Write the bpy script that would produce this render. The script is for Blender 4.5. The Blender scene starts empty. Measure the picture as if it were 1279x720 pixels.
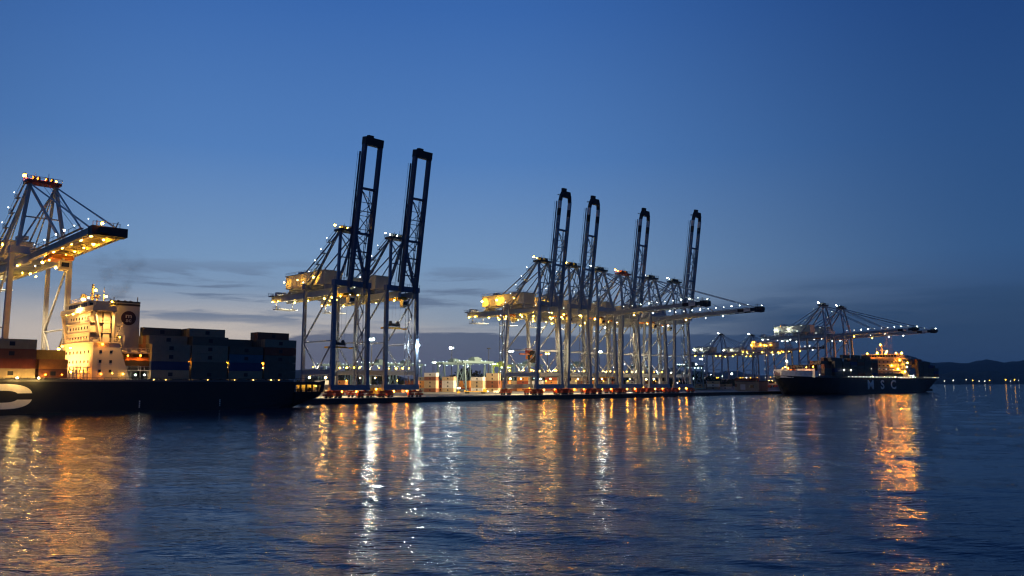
import bpy, math, random
import numpy as np
from mathutils import Vector, Matrix

random.seed(7)
sc = bpy.context.scene
COL = sc.collection
R = math.radians
EXPO = 3.0
HAZE = True
FLOODW = 7000.0
K = 0.5 ** EXPO          # everything that gives off light is scaled for the dusk exposure

# ------------------------------------------------------------------ materials
def nodes(m):
    m.use_nodes = True
    return m.node_tree, m.node_tree.nodes, m.node_tree.links

def paint(name, col, rough=0.5, metal=0.0, wear=0.25, wcol=None, scale=0.35, spec=0.4):
    """worn paint: large blotches of a second tone and fine grain, in object space"""
    m = bpy.data.materials.new(name)
    nt, N, L = nodes(m)
    b = N['Principled BSDF']
    b.inputs['Roughness'].default_value = rough
    b.inputs['Metallic'].default_value = metal
    b.inputs['Specular IOR Level'].default_value = spec
    tc = N.new('ShaderNodeTexCoord')
    n1 = N.new('ShaderNodeTexNoise'); n1.inputs['Scale'].default_value = scale; n1.inputs['Detail'].default_value = 6; n1.inputs['Roughness'].default_value = 0.65
    L.new(tc.outputs['Object'], n1.inputs['Vector'])
    rp = N.new('ShaderNodeValToRGB')
    rp.color_ramp.elements[0].position = 0.42; rp.color_ramp.elements[1].position = 0.68
    L.new(n1.outputs['Fac'], rp.inputs['Fac'])
    mul = N.new('ShaderNodeMath'); mul.operation = 'MULTIPLY'; mul.inputs[1].default_value = wear
    L.new(rp.outputs['Color'], mul.inputs[0])
    mx = N.new('ShaderNodeMix'); mx.data_type = 'RGBA'
    mx.inputs['A'].default_value = (*col, 1)
    w = wcol or tuple(c * 0.45 for c in col)
    mx.inputs['B'].default_value = (*w, 1)
    L.new(mul.outputs[0], mx.inputs['Factor'])
    L.new(mx.outputs['Result'], b.inputs['Base Color'])
    return m

def glow(name, col, s):
    m = bpy.data.materials.new(name)
    nt, N, L = nodes(m)
    N.remove(N['Principled BSDF'])
    e = N.new('ShaderNodeEmission'); e.inputs['Color'].default_value = (*col, 1); e.inputs['Strength'].default_value = s * K
    L.new(e.outputs[0], N['Material Output'].inputs['Surface'])
    return m

M = {}
M['blue'] = paint('crane_blue_paint', (0.12, 0.17, 0.28), 0.45, wear=0.35)
M['grey'] = paint('crane_grey_paint', (0.32, 0.37, 0.42), 0.5, wear=0.35)
M['pale'] = paint('crane_pale_paint', (0.44, 0.45, 0.44), 0.5, wear=0.3)
M['boomdark'] = paint('boom_navy_paint', (0.055, 0.085, 0.15), 0.5)
M['boomgrey'] = paint('boom_grey_paint', (0.19, 0.25, 0.32), 0.5)
M['boomwarm'] = paint('boom_beige_paint', (0.42, 0.36, 0.30), 0.5, wear=0.4)
M['boomtip'] = paint('boom_tip_dark', (0.02, 0.022, 0.028), 0.6)
M['boomband'] = paint('boom_white_band', (0.7, 0.68, 0.66), 0.5)
M['house'] = paint('machine_house_panels', (0.62, 0.58, 0.45), 0.55, wear=0.25)
M['red'] = paint('bogie_red_paint', (0.45, 0.07, 0.03), 0.5, wear=0.4)
M['darkred'] = paint('apex_red_paint', (0.30, 0.05, 0.03), 0.5)
M['steel'] = paint('dark_steel', (0.05, 0.055, 0.06), 0.5, metal=0.3)
M['rubber'] = paint('black_rubber', (0.02, 0.02, 0.02), 0.8)
M['rope'] = paint('steel_rope', (0.08, 0.09, 0.11), 0.5, metal=0.4)
M['yellow'] = paint('safety_yellow', (0.65, 0.36, 0.03), 0.5)
M['orange'] = paint('safety_orange', (0.6, 0.2, 0.03), 0.5)
M['hull'] = paint('hull_black_paint', (0.016, 0.018, 0.022), 0.55, wear=0.6, wcol=(0.035, 0.028, 0.024), scale=0.12)
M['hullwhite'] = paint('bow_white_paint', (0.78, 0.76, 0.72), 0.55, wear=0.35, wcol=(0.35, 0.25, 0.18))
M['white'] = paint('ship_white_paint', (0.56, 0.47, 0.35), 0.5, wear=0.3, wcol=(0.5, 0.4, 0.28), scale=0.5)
M['deck'] = paint('deck_grey', (0.12, 0.12, 0.12), 0.7)
M['letter'] = paint('hull_letter_white', (0.78, 0.74, 0.68), 0.6, wear=0.3, wcol=(0.4, 0.3, 0.22))
M['letterdim'] = paint('far_letter_grey', (0.86, 0.82, 0.76), 0.6, wear=0.3)
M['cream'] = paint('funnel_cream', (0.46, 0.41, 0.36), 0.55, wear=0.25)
M['badge'] = paint('funnel_badge_dark', (0.03, 0.012, 0.014), 0.6)
M['glass'] = paint('window_dark_glass', (0.015, 0.018, 0.022), 0.12, wear=0.0, spec=0.6)
M['concrete'] = paint('concrete', (0.28, 0.26, 0.23), 0.85, wear=0.5, wcol=(0.14, 0.13, 0.12), scale=0.06)
M['asphalt'] = paint('yard_asphalt', (0.07, 0.07, 0.068), 0.85, wear=0.5, scale=0.05)
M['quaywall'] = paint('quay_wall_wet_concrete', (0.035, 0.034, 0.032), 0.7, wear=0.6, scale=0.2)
M['teal'] = paint('yard_crane_teal', (0.14, 0.22, 0.24), 0.5)
M['olive'] = paint('yard_crane_green', (0.45, 0.55, 0.12), 0.5)
M['leaf'] = paint('far_foliage', (0.045, 0.06, 0.035), 0.9, wear=0.6, scale=0.08)
M['hill'] = paint('hill_scrub', (0.06, 0.065, 0.055), 0.95, wear=0.5, scale=0.002)
CC = {  # container colours
    'tan': (0.44, 0.33, 0.19), 'brown': (0.20, 0.075, 0.04), 'dark grey': (0.12, 0.105, 0.08),
    'grey': (0.25, 0.21, 0.15), 'navy blue': (0.03, 0.05, 0.13), 'teal blue': (0.04, 0.13, 0.19),
    'orange': (0.55, 0.22, 0.05), 'yellow': (0.55, 0.38, 0.06), 'red brown': (0.26, 0.06, 0.03), 'white': (0.6, 0.58, 0.52)}
CM = {k: paint('container_' + k.replace(' ', '_'), v, 0.6, wear=0.45, wcol=tuple(c * 0.55 for c in v), scale=0.6) for k, v in CC.items()}

WARM = (1.0, 0.48, 0.035); AMBER = (1.0, 0.60, 0.16); ORANGE = (1.0, 0.30, 0.012); WHITE = (0.92, 1.0, 0.88); COOL = (0.72, 1.0, 0.92); GREEN = (0.75, 1.0, 0.35)
LAMPS = {  # kind: (colour, strength in displayed units, radius)
    'warm_big': (WARM, 170, .56), 'warm': (WARM, 190, .33), 'warm_small': (WARM, 45, .2),
    'orange_big': (ORANGE, 190, .62), 'orange': (ORANGE, 260, .32), 'orange_small': (ORANGE, 90, .18),
    'white_big': (WHITE, 120, .54), 'white': (WHITE, 55, .29), 'white_small': (WHITE, 18, .17),
    'cool': (COOL, 34, .33), 'cool_small': (COOL, 11, .24), 'hull_light': (AMBER, 900, .16), 'green': (GREEN, 60, .36),
    'mast': (WHITE, 260, .8), 'mast_near': (WHITE, 700, .75), 'crane_hot': (WHITE, 2000, .6), 'mast_far': (WHITE, 70, .7), 'shore': (WARM, 16, 2.4), 'shore_white': (WHITE, 7, 1.8),
    'ship_orange': (ORANGE, 480, .72), 'deck_far': (WHITE, 10, .25), 'letter_light': (AMBER, 260, .14), 'yard': (AMBER, 150, .38), 'portal': (WARM, 40, .4), 'boom_flood': (WARM, 170, .36), 'house_orange': (ORANGE, 60, .36), 'dim': (AMBER, 18, .2),
}
for k, (c, s, r) in LAMPS.items():
    M['glow_' + k] = glow('lamp_glow_' + k, c, s)

# ------------------------------------------------------------------ mesh builder
class MB:
    def __init__(self):
        self.v = []; self.f = []; self.m = []
    def add(self, vs, fs, mi=0):
        o = len(self.v)
        self.v += [tuple(x) for x in vs]
        self.f += [tuple(i + o for i in f) for f in fs]
        self.m += [mi] * len(fs)
        return self
    def box(self, x0, x1, y0, y1, z0, z1, mi=0):
        return self.add([(x0,y0,z0),(x1,y0,z0),(x1,y1,z0),(x0,y1,z0),(x0,y0,z1),(x1,y0,z1),(x1,y1,z1),(x0,y1,z1)],
                        [(0,3,2,1),(4,5,6,7),(0,1,5,4),(1,2,6,5),(2,3,7,6),(3,0,4,7)], mi)
    def hexa(self, bot, top, mi=0):
        return self.add(list(bot) + list(top), [(0,3,2,1),(4,5,6,7),(0,1,5,4),(1,2,6,5),(2,3,7,6),(3,0,4,7)], mi)
    def bar(self, p, q, w, h=None, mi=0, w2=None, h2=None, up=(0,0,1)):
        h = h or w; w2 = w2 or w; h2 = h2 or h
        p = Vector(p); q = Vector(q); d = (q - p).normalized(); u = Vector(up)
        if abs(d.dot(u)) > 0.97: u = Vector((1,0,0))
        s = d.cross(u).normalized(); t = s.cross(d).normalized()
        a = [p - s*w/2 - t*h/2, p + s*w/2 - t*h/2, p + s*w/2 + t*h/2, p - s*w/2 + t*h/2]
        b = [q - s*w2/2 - t*h2/2, q + s*w2/2 - t*h2/2, q + s*w2/2 + t*h2/2, q - s*w2/2 + t*h2/2]
        return self.add(a + b, [(0,3,2,1),(4,5,6,7),(0,1,5,4),(1,2,6,5),(2,3,7,6),(3,0,4,7)], mi)
    def tube(self, p, q, r, n=8, mi=0, r2=None):
        r2 = r if r2 is None else r2
        p = Vector(p); q = Vector(q); d = (q - p).normalized()
        u = Vector((0,0,1)) if abs(d.z) < 0.9 else Vector((1,0,0))
        s = d.cross(u).normalized(); t = s.cross(d)
        A = [p + (s*math.cos(2*math.pi*i/n) + t*math.sin(2*math.pi*i/n))*r for i in range(n)]
        B = [q + (s*math.cos(2*math.pi*i/n) + t*math.sin(2*math.pi*i/n))*r2 for i in range(n)]
        return self.add(A + B, [(i, (i+1) % n, n + (i+1) % n, n + i) for i in range(n)] + [tuple(range(n-1, -1, -1)), tuple(range(n, 2*n))], mi)
    def ball(self, c, r, mi=0, sq=1.0):
        t = (1 + 5**.5) / 2; n = (1 + t*t) ** .5
        vs = [(-1,t,0),(1,t,0),(-1,-t,0),(1,-t,0),(0,-1,t),(0,1,t),(0,-1,-t),(0,1,-t),(t,0,-1),(t,0,1),(-t,0,-1),(-t,0,1)]
        fs = [(0,11,5),(0,5,1),(0,1,7),(0,7,10),(0,10,11),(1,5,9),(5,11,4),(11,10,2),(10,7,6),(7,1,8),(3,9,4),(3,4,2),(3,2,6),(3,6,8),(3,8,9),(4,9,5),(2,4,11),(6,2,10),(8,6,7),(9,8,1)]
        return self.add([(c[0]+a*r/n, c[1]+b*r/n, c[2]+d*r/n*sq) for a, b, d in vs], fs, mi)
    def rail(self, pts, h=1.1, r=0.05, step=2.0, mi=0):
        for a, b in zip(pts, pts[1:]):
            a = Vector(a); b = Vector(b); n = max(1, int((b-a).length / step))
            self.bar(a + Vector((0,0,h)), b + Vector((0,0,h)), 2*r, mi=mi); self.bar(a + Vector((0,0,h*.55)), b + Vector((0,0,h*.55)), 1.4*r, mi=mi)
            for i in range(n + 1):
                c = a.lerp(b, i/n); self.bar(c, c + Vector((0,0,h)), 2*r, mi=mi)
        return self
    def mesh(self, name, mats, smooth=False):
        me = bpy.data.meshes.new(name); me.from_pydata(self.v, [], self.f)
        for m in mats: me.materials.append(M[m] if isinstance(m, str) else m)
        me.polygons.foreach_set('material_index', self.m)
        if smooth: me.polygons.foreach_set('use_smooth', [True]*len(self.f))
        me.update(); return me
    def build(self, name, mats, parent=None, loc=(0,0,0), smooth=False):
        mats = [mats] if isinstance(mats, str) or not isinstance(mats, (list, tuple)) else mats
        return link(name, self.mesh(name, mats, smooth), parent, loc)

def link(name, data, parent=None, loc=(0,0,0), rz=0):
    o = bpy.data.objects.new(name, data); COL.objects.link(o); o.location = loc; o.rotation_euler = (0,0,rz)
    if parent: o.parent = parent
    return o
def tag(o, label=None, cat=None, group=None, kind=None):
    if label: o['label'] = label
    if cat: o['category'] = cat
    if group: o['group'] = group
    if kind: o['kind'] = kind
    return o
def thing(name, label, cat, loc=(0,0,0), rz=0, group=None):
    return tag(link(name, None, None, loc, rz), label, cat, group)

LM = {}; LR = random.Random(11)
def lamp(parent, p, kind, name='floodlight'):
    """one lamp: glowing bulb in a small bracket; mesh data shared by kind"""
    if kind not in LM:
        r = LAMPS[kind][2]; b = MB(); b.ball((0,0,0), r, 0, .9); b.box(-r*.8, r*.8, -r*.8, r*.8, r*.92, r*1.25, 1); b.bar((0,0,r*1.25), (0,0,r*1.9), r*.25, mi=1)
        LM[kind] = b.mesh('lamp_' + kind, ['glow_' + kind, 'steel'])
    o = link(name, LM[kind], parent, p); f = LR.uniform(.5, 1.22); o.scale = (f, f, f); return o

# ------------------------------------------------------------------ the line of the quay (45 degrees to the view)
S2 = math.sqrt(.5)
CAM_H = 8.2
ZQ = 1.8                                   # quay above the water
FPX = 1000.0
def on_line(px, c):                        # point on the line Y = X + c seen in column px
    t = (px - 640) / FPX
    Y = c / (1 - t); return t*Y, Y
def at(px, Y): return ((px - 640)/FPX*Y, Y)

# ------------------------------------------------------------------ container crane
# local frame: +x over the water, +y along the quay, origin on the waterside rail
def crane(loc, label, rz=R(-45), boom=81.6, L=61, sb=8.2, st=8.2, style='blue', apex='orange', group='container cranes along the quay',
          wash=3, detail=True, house_lamps='warm_big', under='warm', stair_side=1, name='container_crane', bright=1.0, portal='portal', hx=0, reel=False, golden=False, extra=(), floods=(), tx=None):
    legm = {'blue': 'blue', 'grey': 'grey', 'pale': 'pale'}[style]
    bm = {'blue': 'boomdark', 'grey': 'boomgrey', 'pale': 'boomwarm'}[style]; bm = 'grey' if boom < 40 and style == 'grey' else bm; DW, DH = (1.25, 1.7 if golden else 2.1) if style == 'blue' or golden else (1.05, 1.75)  # lowered grey booms get lighter paint in place of lamp light on them
    bogm = {'blue': 'darkred', 'grey': 'red', 'pale': 'red'}[style]
    t = thing(name, label, 'crane', loc, rz, group)
    XL = -22.5; ZT = 47.0; G = 3.75
    # legs
    for x, w in ((0, 1.5), (XL, 1.3)):
        for s in (-1, 1):
            b = MB(); b.bar((x, s*sb, 5.4), (x, s*(sb*.45+st*.55), 30), w, w, up=(0,1,0)); b.bar((x, s*(sb*.45+st*.55), 30), (x, s*st, ZT - (0 if x == 0 else 2)), w*.999, w*.999, up=(0,1,0), w2=w*.85, h2=w*.85)
            for z in (14, 22, 30, 38): b.box(x-w*.53, x+w*.53, s*(sb+(st-sb)*(z-5.4)/41.6)-w*.53, s*(sb+(st-sb)*(z-5.4)/41.6)+w*.53, z, z+.35)
            b.build('leg', legm, t)
    # sill beams and bogies
    for x in (0, XL):
        MB().box(x-.85, x+.85, -sb-1.2, sb+1.2, 3.3, 5.5).build('sill_beam', legm, t)
        for s in (-1, 1):
            b = MB(); y = s*(sb - .6)
            b.box(x-.55, x+.55, y-3.6, y+3.6, 2.1, 2.9); b.box(x-.4, x+.4, y-.5, y+.5, 2.9, 3.3)
            for q in (-2.2, 2.2): b.box(x-.6, x+.6, y+q-1.5, y+q+1.5, 1.0, 1.9); b.box(x-.3, x+.3, y+q-.3, y+q+.3, 1.9, 2.1)
            b.box(x-.7, x+.7, y+s*3.6, y+s*4.3, 1.0, 1.8)
            bo = b.build('bogie', bogm, t)
            if detail:
                for q in (-3.1, -1.3, 1.3, 3.1):
                    if 'w' not in LM: LM['w'] = MB().tube((-.35,0,0), (.35,0,0), .48, 12).tube((-.4,0,0), (.4,0,0), .16, 8, 1).mesh('wheel', ['steel', 'rubber'])
                    link('wheel', LM['w'], bo, (x, y+q, .5))
    # side frames: portal beam, tie, braces
    def yat(z): return sb + (st - sb)*(z - 5.4)/41.6
    for s in (-1, 1):
        y = s*yat(10.5)
        MB().box(XL+.8, -.9, y-.5, y+.5, 9.6, 11.4).build('portal_beam', legm, t)
        y2 = s*yat(23)
        b = MB(); b.tube((XL, y2, 23), (0, y2, 23), .3)
        b.tube((XL, y2, 23), (XL*.5, y, 11.4), .32); b.tube((0, y2, 23), (XL*.5, y, 11.4), .32)
        b.tube((XL, y2, 23.2), (-.3, s*yat(45), 45.0), .38)
        b.build('side_brace', legm, t)
        for q in (-4, -9.5, -13.5, -19):
            if (q in (-9.5, -19) and wash < 2) or LR.random() < .28: continue
            lamp(t, (q + LR.uniform(-1, 1), y - .3, 12.6), portal if LR.random() < .75 else 'warm_small')
    for x in (0, XL):
        b = MB()
        if x == XL: MB().box(x-.7, x+.7, -yat(10.5)+.75, yat(10.5)-.75, 9.2, 11.8).build('portal_beam', legm, t)
        b.box(x-1.1, x+1.1, -st-.9, st+.9, ZT-1.6, ZT+.6)
        if x == 0: b.rail([(1.0, -st-.8, ZT+.6), (1.0, st+.8, ZT+.6)], 1.1, .05)
        b.build('cross_beam', legm, t)
    # girders to the back reach
    XR = -58
    for s in (-1, 1):
        b = MB(); b.bar((XR, s*G, 43.8), (3.5, s*G, 43.8), 1.2, 2.6)
        b.rail([(XR, s*(G+1.1), 45.1), (-1.5, s*(G+1.1), 45.1)], 1.1, .05, 2.5); b.box(XR, 3, s*G+s*.6 if s > 0 else -G-1.35, G+1.35 if s > 0 else -G-.6, 44.95, 45.08)
        b.build('girder', 'grey' if style != 'pale' else 'pale', t)
    b = MB()
    for x in np.arange(XR+1, -1, 7.4): b.box(x, x+.6, -G+.6, G-.6, 43.2, 44.6)
    b.box(XR-1.2, XR+2.2, -G-1.6, G+1.6, 45.15, 45.6); b.rail([(XR-1.2, -G-1.6, 45.6), (XR-1.2, G+1.6, 45.6)], 1.2, .06)
    b.box(XR-.6, XR+1.4, -2.4, 2.4, 45.6, 47.4); b.bar((XR+4, -4, 42.4), (XR+4, -4, 39.4), .25); b.bar((XR+4, 4, 42.4), (XR+4, 4, 39.4), .25); b.box(XR+2, XR+8, -4.6, 4.6, 39, 39.35)
    b.rail([(XR+2, -4.6, 39.35), (XR+8, -4.6, 39.35)], 1.1, .06)
    b.build('rear_platform', 'grey', t)
    # machine house with roof kit
    b = MB(); HX0, HX1 = -46 - hx, -14 - hx*1.6; b.box(HX0, HX1, -4.1, 4.1, 47.6, 53.2)
    for x in np.arange(HX0+.6, HX1, 2.1): b.box(x, x+.18, -4.18, -4.1, 47.7, 53.1); b.box(x, x+.18, 4.1, 4.18, 47.7, 53.1)
    b.box(HX0-.3, HX1+.3, -4.4, 4.4, 53.2, 53.5, 1); b.rail([(HX0, -4.2, 53.5), (HX1, -4.2, 53.5)], 1.1, .05, 2.6, 1)
    b.box(-40, -37, -1.5, 1.5, 53.5, 55.0, 1); b.box(-26, -22, -1.5, 1.5, 53.5, 54.6, 1)
    for x in (HX0+2, (HX0+HX1)/2, HX1-1.5): b.box(x, x+.8, -3.6, 3.6, 45.2, 47.6, 1)
    for x in (-41, -29, -20): b.box(x, x+1.2, -4.2, -4.1, 48, 50.3, 1)
    b.build('machine_house', ['house', 'grey'], t)
    # pylon over the portal
    XA, ZA, A = -4.0, 68.5, 3.6
    for s in (-1, 1):
        b = MB(); b.bar((0, s*min(st, 6.6), ZT+.5), (XA+.4, s*A, ZA), 1.0, 1.0, up=(0,1,0)); b.build('pylon_leg', legm, t)
        b = MB(); b.bar((XL+1, s*min(st, 6.6), ZT-1.0), (XA-.6, s*A, ZA), .8, .8, up=(0,1,0))
        p0 = Vector((XL+1, s*min(st, 6.6), ZT)); p1 = Vector((XA-.6, s*A, ZA))
        b.build('pylon_leg', legm, t)
    b = MB()
    b.bar((0, -min(st, 6.6), ZT+.6), (XA, A, ZA-1), .38); b.bar((0, min(st, 6.6), ZT+.6), (XA, -A, ZA-1), .38)
    b.bar((-2, -5.1, 57.5), (-2, 5.1, 57.5), .4)
    b.build('pylon_brace', legm, t)
    # stair flights up the rear pylon leg
    b = MB(); s = -1
    p0 = Vector((XL+1, s*min(st, 6.6)-1.3, ZT-.5)); p1 = Vector((XA-.6, s*A-1.3, ZA))
    for i in range(5):
        a = p0.lerp(p1, i/5); c = p0.lerp(p1, (i+1)/5)
        m = Vector((c.x, c.y, a.z+.2)); b.box(a.x-2.2, a.x+.8, a.y-.6, a.y+.6, a.z, a.z+.15); b.bar((a.x-2, a.y, a.z+.15), (c.x+.4, c.y, c.z), .5, .18)
        b.rail([(a.x-2.2, a.y-.6, a.z+.15), (a.x+.8, a.y-.6, a.z+.15)], 1.1, .05, 1.5); b.bar((a.x-2, a.y-.5, a.z+1.2), (c.x+.4, c.y-.5, c.z+1.1), .08)
        lamp(t, (a.x-1.6, a.y-.9, a.z+1.9), 'white_small' if style != 'far' else 'white', 'stair_lamp')
    b.build('pylon_stair', legm, t)
    # apex platform with sheaves
    b = MB(); b.box(XA-2.6, XA+2.2, -A-1.3, A+1.3, ZA, ZA+.9); b.rail([(XA-2.6, -A-1.3, ZA+.9), (XA-2.6, A+1.3, ZA+.9)], 1.1, .06); b.rail([(XA+2.2, -A-1.3, ZA+.9), (XA+2.2, A+1.3, ZA+.9)], 1.1, .06); b.rail([(XA-2.6, -A-1.3, ZA+.9), (XA+2.2, -A-1.3, ZA+.9)], 1.1, .06)
    for y in (-2.6, -1.2, 1.2, 2.6): b.tube((XA, y-.25, ZA+1.5), (XA, y+.25, ZA+1.5), 1.0, 12)
    b.bar((XA-1, 1.8, ZA+.9), (XA-1, 1.8, ZA+4.2), .12); b.bar((XA+1.2, -2.4, ZA+.9), (XA+1.2, -2.4, ZA+3.2), .1)
    b.build('apex_platform', 'darkred' if apex.startswith('orange') else 'steel', t)
    for y, k in zip((-4.6, -2.2, 1.5, 4.4), (apex + '_big', apex, apex, apex)): lamp(t, (XA-2.4, y, ZA+2.4 + (.3 if y < -4 else 0)), k)
    # backstays
    for s in (-1, 1):
        b = MB(); b.bar((XA, s*A, ZA), (-45, s*G, 45.2), .42); b.bar((XA-.2, s*A, ZA-.4), (-30, s*G, 45.2), .34)
        b.build('backstay', legm, t)
    # boom
    th = R(boom); H = Vector((3.6, 0, 44.6)); d = Vector((math.cos(th), 0, math.sin(th))); n = Vector((-math.sin(th), 0, math.cos(th)))
    def P(u, y, v=0): q = H + d*u + n*v; return (q.x, y, q.z)
    for s in (-1, 1):
        b = MB()
        for k in range(2):
            pass
        if style == 'blue' or golden:
            b.bar(P(0, s*G, -.7), P(L-3, s*G, -.5), 1.25, 2.5, up=(0,1,0), w2=2.1 , h2=1.2) if False else b.bar(P(0, s*G, -.6), P(L-3, s*G, -.6), DW, DH, up=tuple(n))
        else:
            b.bar(P(0, s*G, -.6), P(L-13.2, s*G, -.6), DW, DH, up=tuple(n))
            b.bar(P(L-13.2, s*G, -.6), P(L-9.5, s*G, -.6), DW+.01, DH+.01, 2, up=tuple(n))
            b.bar(P(L-9.5, s*G, -.6), P(L-5.8, s*G, -.6), DW, DH, 1, up=tuple(n))
            b.bar(P(L-5.8, s*G*.98, -.6), P(L-2.4, s*G*.8, -.6), DW+.01, DH-.05, 2, up=tuple(n))
        for k in range(1, 12):      # walkway brackets along the outer face
            u = k*L/12.5; b.bar(P(u, s*(G+.6), .55), P(u, s*(G+1.5), .55), .14); b.bar(P(u, s*(G+1.5), .5), P(u, s*(G+1.5), 1.6), .1)
        b.bar(P(4, s*(G+1.5), 1.6), P(L-6, s*(G+1.5), 1.6), .09); b.bar(P(4, s*(G+1.05), .6), P(L-6, s*(G+1.05), .6), .8, .08, up=tuple(n))
        b.build('boom_girder', [bm, 'boomband', 'boomtip'], t)
    b = MB(); g = G - .65
    for u in (L*.36, L*.66): b.bar(P(u, -g, -.4), P(u, g, -.4), .9, .9)
    for u in (L*.12, L*.24): b.bar(P(u, -g, -.4), P(u, g, -.4), .5, .5)
    b.bar(P(L*.66, -g, -.2), P(L*.51, g, -.2), .32); b.bar(P(L*.51, g, -.2), P(L*.36, -g, -.2), .32); b.bar(P(L*.36, g, -.2), P(L*.24, -g, -.2), .3); b.bar(P(L*.24, -g, -.2), P(L*.12, g, -.2), .3)
    b.bar(P(L*.51, -g, -.4), P(L*.51, g, -.4), .3)
    for i in range(6):
        ua, ub = L*(.12 + .09*i), L*(.21 + .09*i); q = g if i % 2 else -g; b.bar(P(ua, q, .2), P(ub, -q, .2), .2); b.bar(P(ub, -g, .2), P(ub, g, .2), .2)
    b.bar(P(L*.1, 1.3, 0), P(L*.66, 1.3, 0), .22); b.bar(P(L*.1, 2.0, 0), P(L*.66, 2.0, 0), .16)
    for u in np.arange(L*.1, L*.66, 1.5): b.bar(P(u, 1.3, 0), P(u, 2.0, 0), .12)
    if golden:
        for u in np.arange(8, L-4, 3.1): b.bar(P(u, -g, .1), P(u, g, .1), .55, .4)
        b.bar(P(3, -1.9, .35), P(L-4, -1.9, .35), 2.2, .08, up=tuple(n)); b.bar(P(3, 1.9, .35), P(L-4, 1.9, .35), 2.2, .08, up=tuple(n))
    b.build('boom_bracing', bm, t)
    b = MB(); b.bar(P(L-3.2, 0, -.6), P(L, 0, -.6), 2*G+1.2, 2.3 if golden else 2.8, up=tuple(n)) if style == 'blue' or golden else b.bar(P(L-3.6, 0, -.6), P(L-.6, 0, -.6), 2*G*.86, 2.8, up=tuple(n), w2=2*G*.55)
    b.bar(P(L-.6, -1.5, -.6), P(L+.9, -1.5, -.6), 2.4, 1.6, up=tuple(n)); b.bar(P(L-3, 2.2, .8), P(L-1, 2.2, 2.2), .2); b.bar(P(L-2.2, -2.6, .8), P(L-2.2, -2.6, 2.3), .2)
    for y in (-3.4, -1.6, 1.6, 3.2): b.bar(P(L-2.6, y, .8), P(L-2.6, y, 2.1), .12)
    b.bar(P(L-2.6, -3.4, 2.1), P(L-2.6, 3.2, 2.1), .1)
    b.build('boom_tip', 'boomtip', t)
    # forestays: straight when the boom is down, folded when it is up
    for s in (-1, 1):
        b = MB()
        if boom < 40:
            b.bar((XA, s*A, ZA), P(L*.93, s*G, .6), .34); b.bar((XA, s*A, ZA-.3), P(L*.52, s*G, .6), .38); b.bar((XA, s*.8, ZA+1), P(L*.66, s*.9, .6), .1)
        else:
            f = P(L*.30, s*(G-.2), 2.2); b.bar((XA, s*A, ZA), f, .3); b.bar(f, P(L*.58, s*G, 1.0), .26); b.bar(P(L*.04, s*(G+.3), 4.0), P(L*.62, s*(G+.2), 1.0), .1)
        b.build('forestay', legm, t)
    # wires, trolley, cab
    b = MB(); tx = (tx if tx is not None else LR.choice((-31, -27, -14, -12))) if boom > 40 else (18 if golden else (tx or -8))
    b.box(tx-4, tx+4, -3.0, 3.0, 41.9, 42.6); b.box(tx-3, tx-1, -3, 3, 42.6, 43.4); b.box(tx+1, tx+3, -3, 3, 42.6, 43.4)
    b.rail([(tx-4, -3, 42.6), (tx+4, -3, 42.6)], 1.0, .06); b.build('trolley', 'orange' if style != 'blue' else 'yellow', t)
    b = MB(); b.hexa([(tx+4.3,-1.2,38.4),(tx+6.2,-1.2,38.8),(tx+6.2,1.2,38.8),(tx+4.3,1.2,38.4)], [(tx+4.1,-1.3,41.2),(tx+6.9,-1.3,41.2),(tx+6.9,1.3,41.2),(tx+4.1,1.3,41.2)]); b.bar((tx+5, 0, 41.2), (tx+4, 0, 42.0), .5)
    b.box(tx+6.45, tx+6.75, -1.0, 1.0, 39.4, 40.8, 1); b.build('operator_cab', ['house', 'glass'], t)
    lamp(t, (tx+3, -3.3, 41.4), under); lamp(t, (tx-3.5, -3.3, 41.4), under)
    # stair tower
    yl = sb+.2; xs = -1.9 if stair_side == 1 else XL-2.2
    b = MB(); sgn = 1 if stair_side == 1 else -1; yy = sgn*(yat(25)-1.9 if stair_side == 1 else yat(25))
    for i in range(8):
        z = 6+i*4.9; a = (-1.1, 1.1)[i % 2]
        b.bar((xs-.6, yy-a*1.1, z), (xs-.6, yy+a*1.1, z+4.9), .7, .16); b.box(xs-1.3, xs+.9, yy+a-.7, yy+a+.7, z+4.85, z+5); b.bar((xs-1, yy-a*1.1, z+1.1), (xs-1, yy+a*1.1, z+6.0), .09)
        if i % 2 == 0 or stair_side != 1: lamp(t, (xs-.6, yy+a+.6*sgn, z+6.2), 'white_small', 'stair_lamp')
    for y in (yy-1.8, yy+1.8): b.bar((xs-1.2, y, 5.6), (xs-1.2, y, 46), .22); b.bar((xs+.8, y, 5.6), (xs+.8, y, 46), .22)
    b.build('stair_tower', legm, t)
    if reel:
        b = MB(); b.tube((-11, -1.2, 19.6), (-11, 1.2, 19.6), 3.1, 20); b.tube((-11, -1.5, 19.6), (-11, 1.5, 19.6), 1.0, 12, 1); b.box(-16, -11.8, -.7, .7, 18.6, 20.4, 1); b.box(-15.5, -13.0, -1.6, 1.6, 21.5, 24, 2); b.bar((-14, 0, 20.4), (-14, 0, 21.5), .8, mi=1); b.bar((-13, yat(20), 21), (-13, -yat(20), 21), .6, mi=1)
        b.build('cable_reel', ['rubber', 'orange', 'darkred'], t)
    # wash lamps on the back reach and house
    for x in (-43.5, -32, -19)[:wash]:
        lamp(t, (x, -6.4, 50.4), house_lamps)
        lamp(t, (x-1.5, 0, 42.0), under)
    for x in (-56, -51): lamp(t, (x, -4.9, 42.6), under)
    if wash >= 3:
        lamp(t, (-6, -4.9, 42.4), under); lamp(t, (-2.6, 4.9, 42.4), under); lamp(t, (-24, 4.9, 41.6), under); lamp(t, (-57, 0, 46.8), 'orange')
        lamp(t, (-11, 0, 40.8), under); lamp(t, (2.0, -2.0, 41.8), 'white_small')
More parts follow.
